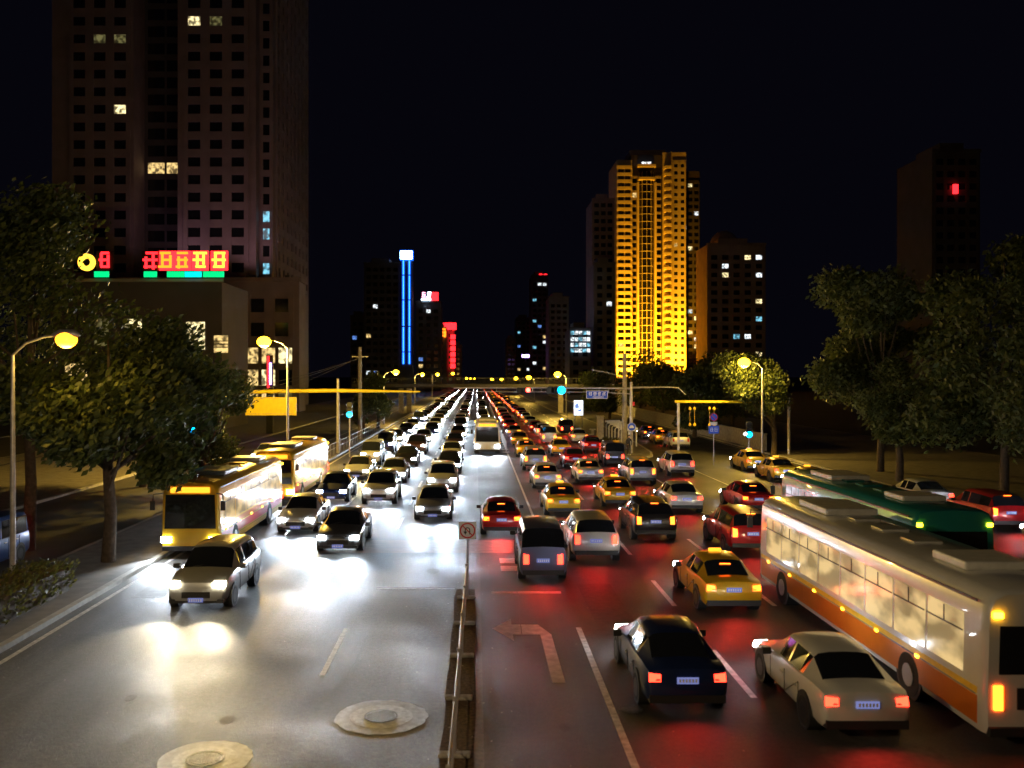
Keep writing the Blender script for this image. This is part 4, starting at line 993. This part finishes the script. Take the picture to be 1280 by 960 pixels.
t = block(664, 685, 345, 560, 22, 'dark tower topped by two red beacon lights', 'wall_dark', .11, LC, 46, bay=3.6)
for u in (676, 682): X, Z = at(u, 344, 560); MB().tube([(X, 561, Z-1.5), (X, 561, Z+.8)], 1.0, 10).build('beacon', 'neon_red', t)
block(645, 664, 398, 640, 22, 'dark block left of the beacon tower with a small red roof light', 'wall_dark', .09, LC, 47)
block(633, 645, 424, 620, 18, 'lowest dark block near the vanishing point on the right', 'wall_grey', .08, LW, 48)
t = thing('lit_shop_sign', 'small violet-white lit sign low on the dark blocks right of centre', 'lit sign', (0, 0, 0)); X, Z = at(657, 445, 500); box('panel', 'neon_violet', X-2, X+2, 499.7, 500, Z-.8, Z+.8, t); box('sign_post', 'wall_dark', X-.3, X+.3, 500.1, 500.8, 0, Z+.8, t)
block(455, 500, 330, 400, 22, 'dark wide block left of the blue neon tower with a few warm windows', 'wall_dark', .07, LW, 49)
block(520, 551, 378, 430, 22, 'dark block carrying the red and white rooftop sign', 'wall_dark', .11, LC, 50)
block(438, 456, 396, 420, 20, 'low dark block at the left end of the distant skyline', 'wall_dark', .06, LW, 54)
t = thing('rooftop_sign', 'red and white lit rooftop sign right of the blue neon tower', 'rooftop sign', (0, 0, 0)); X0, Z0 = at(527, 376, 430); X1, Z1 = at(546, 366, 430)
for k in range(3):
    a = MB(); glyph(a, X0+(X1-X0)*k/3, 429, Z0+1.2, (X1-X0)/3.3, 2.7, 90+k, .2, .2); a.build('character', ('neon_pink', 'neon_white', 'neon_red')[k], t)
box('caption_strip', 'neon_white', X0, X0+(X1-X0)*.6, 428.9, 429.1, Z0+.1, Z0+.9, t); a = MB(); [a.box(X-.15, X+.15, 429.2, 429.5, Z0-2, Z0+3.9) for X in (X0, (X0+X1)/2, X1)]; a.build('support', 'plastic', t); box('backing', 'neon_red', X0+(X1-X0)*.62, X1+.8, 429.15, 429.2, Z0, Z0+3.9, t)
t = block(545, 558, 410, 500, 18, 'slim block with an amber sign next to the red-lit one', 'wall_grey', .05, LW, 51)
X, Z = at(553, 416, 499); a = MB(); glyph(a, X-2.2, 499.0, Z-2.5, 4.4, 4.6, 11, .3, .22); a.build('lettering', 'neon_orange', t)
t = block(558, 568, 408, 540, 18, 'slim block with a red crown and a vertical red neon row', 'wall_rose', .05, LW, 52)
X, Z = at(562, 409, 539); a = MB(); a.prism([(X-4, 538), (X+4, 538), (X+3, 541), (X-3, 541)], Z-1.5, Z+2.5); a.build('crown', 'neon_red', t)
for k in range(6): box('character', 'neon_red', X+.5, X+3.4, 538.2, 538.7, Z-7-k*3.4, Z-4.4-k*3.4, t)
block(568, 577, 432, 600, 18, 'small cream-lit block nearest the vanishing point on the left', 'wall_gold', .25, LW, 53)
# blue neon tower
YB = 400; t = thing('neon_tower', 'slender tower outlined by two blue neon lines with a glowing white top sign', 'tower', (0, 0, 0))
x0, x1 = xs(499.5, YB), xs(517, YB); zt = zs(312, YB)
box('shaft', 'wall_dark', x0+.6, x1-.6, YB, YB+8, 0, zs(326, YB), t)
for u in (504.3, 511.8):
    X = xs(u, YB); box('neon_line', 'neon_blue', X-.55, X+.55, YB-.4, YB-.01, zs(455, YB), zs(325, YB), t)
    o = t.children[-1]; box('neon_core', 'neon_blue_core', X-.18, X+.18, YB-.5, YB-.41, zs(455, YB), zs(325, YB), o)
    a = MB()
    for v in (344, 375, 408, 440): z_ = zs(v, YB); a.box(X-.6, X+.6, YB-.56, YB-.51, z_-.25, z_+.25)
    a.build('joint', 'plastic', o)
box('top_sign', 'neon_white', xs(500.5, YB), xs(515.5, YB), YB-1, YB+4, zs(324, YB), zs(314, YB), t, .2); box('top_halo_frame', 'neon_blue', xs(499.8, YB), xs(516.2, YB), YB-.6, YB+3.6, zs(325, YB), zs(313, YB), t)
# dim blocks at the far right behind the trees
t = block(1165, 1225, 190, 240, 20, 'dark tower behind the right trees with a small red light near its top', 'wall_dark', .004, ('lit_blue',), 55)
X, Z = at(1195, 236, 239); box('beacon', 'neon_red', X-.6, X+.6, 239.0, 239.5, Z-1.2, Z+1.2, t)

# ------------------------------------------------------------------ person on the island tip
def person(x, y, z, label):
    body = bpy.data.meshes.new('person')
    V = [(0, 0, .92), (0, .01, 1.12), (0, .01, 1.32), (0, -.0, 1.42), (0, -.02, 1.50), (0, -.03, 1.60), (0, -.02, 1.68),
         (-.09, 0, .88), (-.10, -.02, .50), (-.10, .02, .09), (-.10, -.10, .04), (.09, 0, .88), (.10, -.03, .50), (.11, .02, .09), (.12, -.10, .04),
         (-.18, .01, 1.36), (-.24, .02, 1.10), (-.16, -.14, .98), (-.12, -.2, .97), (.18, .01, 1.36), (.25, .03, 1.10), (.22, -.06, .88), (.21, -.09, .80)]
    E = [(0, 1), (1, 2), (2, 3), (3, 4), (4, 5), (5, 6), (0, 7), (7, 8), (8, 9), (9, 10), (0, 11), (11, 12), (12, 13), (13, 14), (2, 15), (15, 16), (16, 17), (17, 18), (2, 19), (19, 20), (20, 21), (21, 22)]
    Rr = [.14, .13, .15, .06, .055, .09, .07, .09, .062, .04, .035, .09, .062, .04, .035, .06, .045, .033, .03, .06, .045, .033, .03]
    body.from_pydata(V, E, []); o = bpy.data.objects.new('person', body); COL.objects.link(o); o.location = (x, y, z)
    sk = o.modifiers.new('skin', 'SKIN'); sd = body.skin_vertices[0].data
    for i, r_ in enumerate(Rr): sd[i].radius = (r_, r_*.85)
    sd[0].use_root = True
    ss = o.modifiers.new('sub', 'SUBSURF'); ss.levels = ss.render_levels = 2
    body.materials.append(M['cloth_dark']); tag(o, label, 'person')
    # cut the skin-coloured head into its own look by a collar, cap of hair and shoes
    h = MB(); h.tube([(0, -.035, 1.50), (0, -.04, 1.56), (0, -.04, 1.63), (0, -.03, 1.69)], [.06, .096, .096, .05], 12); f = h.build('face', 'skin', o, True)
    h = MB(); h.tube([(0, .0, 1.52), (0, -.0, 1.60), (0, -.01, 1.68), (0, -.01, 1.74)], [.085, .11, .11, .05], 12); h.build('hair', 'hair', o, True)
    for s in (-.10, .115): 
        h = MB(); h.tube([(s, .05, .04), (s, -.05, .045), (s, -.15, .035)], [.045, .05, .035], 8); h.build('shoe', 'cloth_shoe', o, True)
    for p in ((-.12, -.2, .97), (.21, -.09, .80)):
        h = MB(); h.tube([p, (p[0], p[1]-.05, p[2]-.05)], [.035, .03], 8)
        for k in range(4): h.tube([(p[0]+(k-1.5)*.014, p[1]-.05, p[2]-.05), (p[0]+(k-1.5)*.015, p[1]-.09, p[2]-.10-.01*(k % 2))], .008, 5)
        h.build('hand', 'skin', o, True)
X, _ = at(789, 555, 79.5); person(X-.15, 79.8, .15, 'person in dark clothes and white shoes standing against the gantry pole on the island tip')

# ------------------------------------------------------------------ traffic
ORD = ['first', 'second', 'third', 'fourth', 'fifth', 'sixth', 'seventh', 'eighth', 'ninth', 'tenth', 'eleventh', 'twelfth', 'thirteenth', 'fourteenth', 'fifteenth', 'sixteenth', 'seventeenth', 'eighteenth', 'nineteenth', 'twentieth', 'twenty-first', 'twenty-second', 'twenty-third', 'twenty-fourth', 'twenty-fifth', 'twenty-sixth', 'twenty-seventh', 'twenty-eighth', 'twenty-ninth', 'thirtieth']
KN = {'sedan': 'sedan', 'suv': 'tall car', 'van': 'minivan'}
rt = random.Random(11)
def lane(x, spec, far0, far1, where, away, group, jitter=.12, kinds=('sedan', 'sedan', 'suv', 'sedan', 'van'), gap=(4.5, 10), cols=('white', 'silver', 'black', 'grey', 'white', 'navy', 'red', 'beige', 'brown')):
    lst = [(y, k, c, o) for (y, k, c, o) in spec]; y = far0
    while y < far1:
        lst.append((y, rt.choice(kinds), rt.choice(cols), {})); y += 4.6+rt.uniform(*gap)*(1 if y < 130 else .6)
    for i, (y, k, c, o) in enumerate(lst):
        o = dict(o); dx = o.pop('dx', rt.uniform(-jitter, jitter)); lam = o.pop('lamps', 'on' if (not away or rt.random() < .55) else 'brake')
        tx = o.pop('taxi', away and c == 'yellow')
        nm = 'taxi' if tx else KN[k]
        cn = c if c != 'bluegrey' else 'blue-grey'
        lab = o.pop('label', None) or (f"{cn} {nm}, {ORD[i]} vehicle {'ahead' if away else 'back'} in {where}" if i < 13 else f"far-off vehicle with lit {'tail lamps' if away else 'headlights'}, deep in {where}")
        car(k, c, x+dx, y, lab, away, lam, 2 if y < 92 else 1, group, taxi=tx, beam=y < 150, power=o.pop('power', 1.0))
GL, GR = 'oncoming vehicles in the left carriageway', 'vehicles driving away in the right carriageway'
lane(-2.0, [(46.5, 'sedan', 'silver', {}), (57, 'suv', 'white', {}), (68, 'sedan', 'black', {}), (78, 'sedan', 'white', {})], 90, 440, 'the oncoming lane beside the median', False, GL)
lane(-5.35, [(38.5, 'sedan', 'grey', dict(dx=-.1)), (52, 'suv', 'white', {}), (62, 'sedan', 'silver', {}), (73, 'sedan', 'black', {})], 84, 440, 'the middle oncoming lane', False, GL)
lane(-8.35, [(29.5, 'suv', 'silver', dict(dx=.05, lamps='warm')), (43, 'sedan', 'white', dict(dx=.35)), (53, 'sedan', 'navy', dict(dx=.35)), (64, 'sedan', 'silver', dict(dx=.3, lamps='warm')), (74, 'van', 'silver', {})], 85, 420, 'the oncoming lane nearest the left kerb', False, GL)
lane(1.15, [], 98, 420, 'the oncoming lane behind the white coach', False, GL, cols=('white', 'silver', 'white', 'black'))
bus('white', 1.0, 86, 8.5, 'white coach with dazzling headlights beside the far median fence', glow='bus_glow', Ht=2.9, W=1.15, group='buses')
bus('yellow', -10.95, 41, 11.5, 'yellow and red city bus along the left kerb, nearest the viewer', stripes=((.62, .95, 'sign_red'), (1.02, 1.2, 'paint_orange')), glow='bus_glow_warm', group='buses', Ht=2.95, W=1.12)
bus('yellow', -10.95, 55.5, 11.5, 'second yellow and red city bus along the left kerb, behind the first', stripes=((.62, .95, 'sign_red'), (1.02, 1.2, 'paint_orange')), glow='bus_glow_warm', group='buses', Ht=2.95, W=1.12)
# left side road
car('van', 'blue', -18.0, 33.5, 'blue minivan with lamps lit on the left side road behind the tree trunks', False, 'on', 2, group='vehicles on the left side road')
car('sedan', 'white', -17.2, 62, 'white sedan with headlights on, nearer of two white cars on the left side road', False, 'on', 2, group='vehicles on the left side road')
car('sedan', 'white', -17.2, 76, 'white sedan with headlights on, farther of two white cars on the left side road', False, 'on', 2, group='vehicles on the left side road')
# right carriageway
car('sedan', 'red', 1.12, 42.3, 'bright red car with glowing orange brake lamps at the brown crossing strip', True, 'brake', 2, name='red_car', power=2.5)
car('van', 'bluegrey', 2.28, 33.2, 'small blue-grey minivan right of the red car with glowing tail lamps', True, 'on', 2)
lane(4.4, [(21.2, 'sedan', 'navy', dict(dx=-.05)), (36.5, 'suv', 'white', dict(lamps='on')), (48, 'sedan', 'yellow', {}), (59, 'sedan', 'white', {}), (70, 'suv', 'silver', {})], 81, 420, 'the second lane right of the median', True, GR, cols=('yellow', 'silver', 'black', 'white', 'red', 'yellow'))
lane(7.55, [(19.8, 'sedan', 'white', dict(dx=-.1)), (29.2, 'sedan', 'yellow', dict(lamps='brake', dx=.0)), (41, 'suv', 'black', dict(lamps='brake')), (51, 'sedan', 'yellow', dict(lamps='brake')), (62, 'sedan', 'white', {}), (72, 'sedan', 'red', {})], 82, 400, 'the third lane right of the median', True, GR, cols=('yellow', 'silver', 'black', 'red', 'yellow', 'white'))
lane(10.7, [(38, 'suv', 'red', dict(lamps='brake')), (49, 'sedan', 'white', {}), (61, 'suv', 'silver', dict(lamps='brake'))], 73, 120, 'the fourth lane right of the median', True, GR)
bus('white', 10.75, 23.9, 13.6, 'large white coach with an orange and yellow stripe, nearest on the right', True, stripes=((1.02, 1.14, 'yellow_paint'), (.45, .98, 'paint_orange')), glow='bus_glow_warm', group='buses', Ht=3.0, W=1.3, lamps='brake')
bus('teal', 14.3, 33.5, 12, 'teal and white bus beside the large white coach', True, stripes=((1.02, 1.16, 'white_paint'), (.5, .75, 'white_paint')), glow='bus_glow', group='buses', Ht=3.0, lamps='brake')
lane(14.3, [(49, 'sedan', 'red', dict(lamps='brake')), (66, 'suv', 'white', {})], 1, 0, 'the fifth lane right of the median', True, GR)
lane(18.0, [(40, 'suv', 'red', dict(lamps='brake'))], 1, 0, 'the sixth lane right of the median', True, GR)
for i, (x, y) in enumerate(((20.3, 56.5), (20.5, 63), (20.6, 69.5))):
    car('sedan', 'yellow', x, y, ('nearest', 'middle', 'farthest')[i]+' of three yellow taxis queueing at the right kerb', True, 'on', 2, group='yellow taxis at the right kerb', taxi=True, power=.4)
car('suv', 'white', 19.5, 89.8, 'white tall car stopped on the right side road past the island tip', True, 'off', 2, power=.5)
car('sedan', 'yellow', 19.3, 96.5, 'yellow taxi waiting just ahead of the white tall car on the side road', True, 'brake', 2, taxi=True, power=.5)
car('sedan', 'black', 19.4, 104, 'black sedan with red lamps, farthest of the queue on the right side road', True, 'brake', 2, power=.5)
for i, (c, y) in enumerate((('beige', 37), ('red', 43.5), ('white', 50))):
    car('suv' if i == 1 else 'sedan', c, 24.0, y, f"{c} parked car, {('nearest', 'middle', 'farthest')[i]} of three under the right trees", True, 'brake' if i == 1 else 'on', 2, group='parked cars at the right kerb', power=1.2)
print('objects', len(bpy.data.objects))
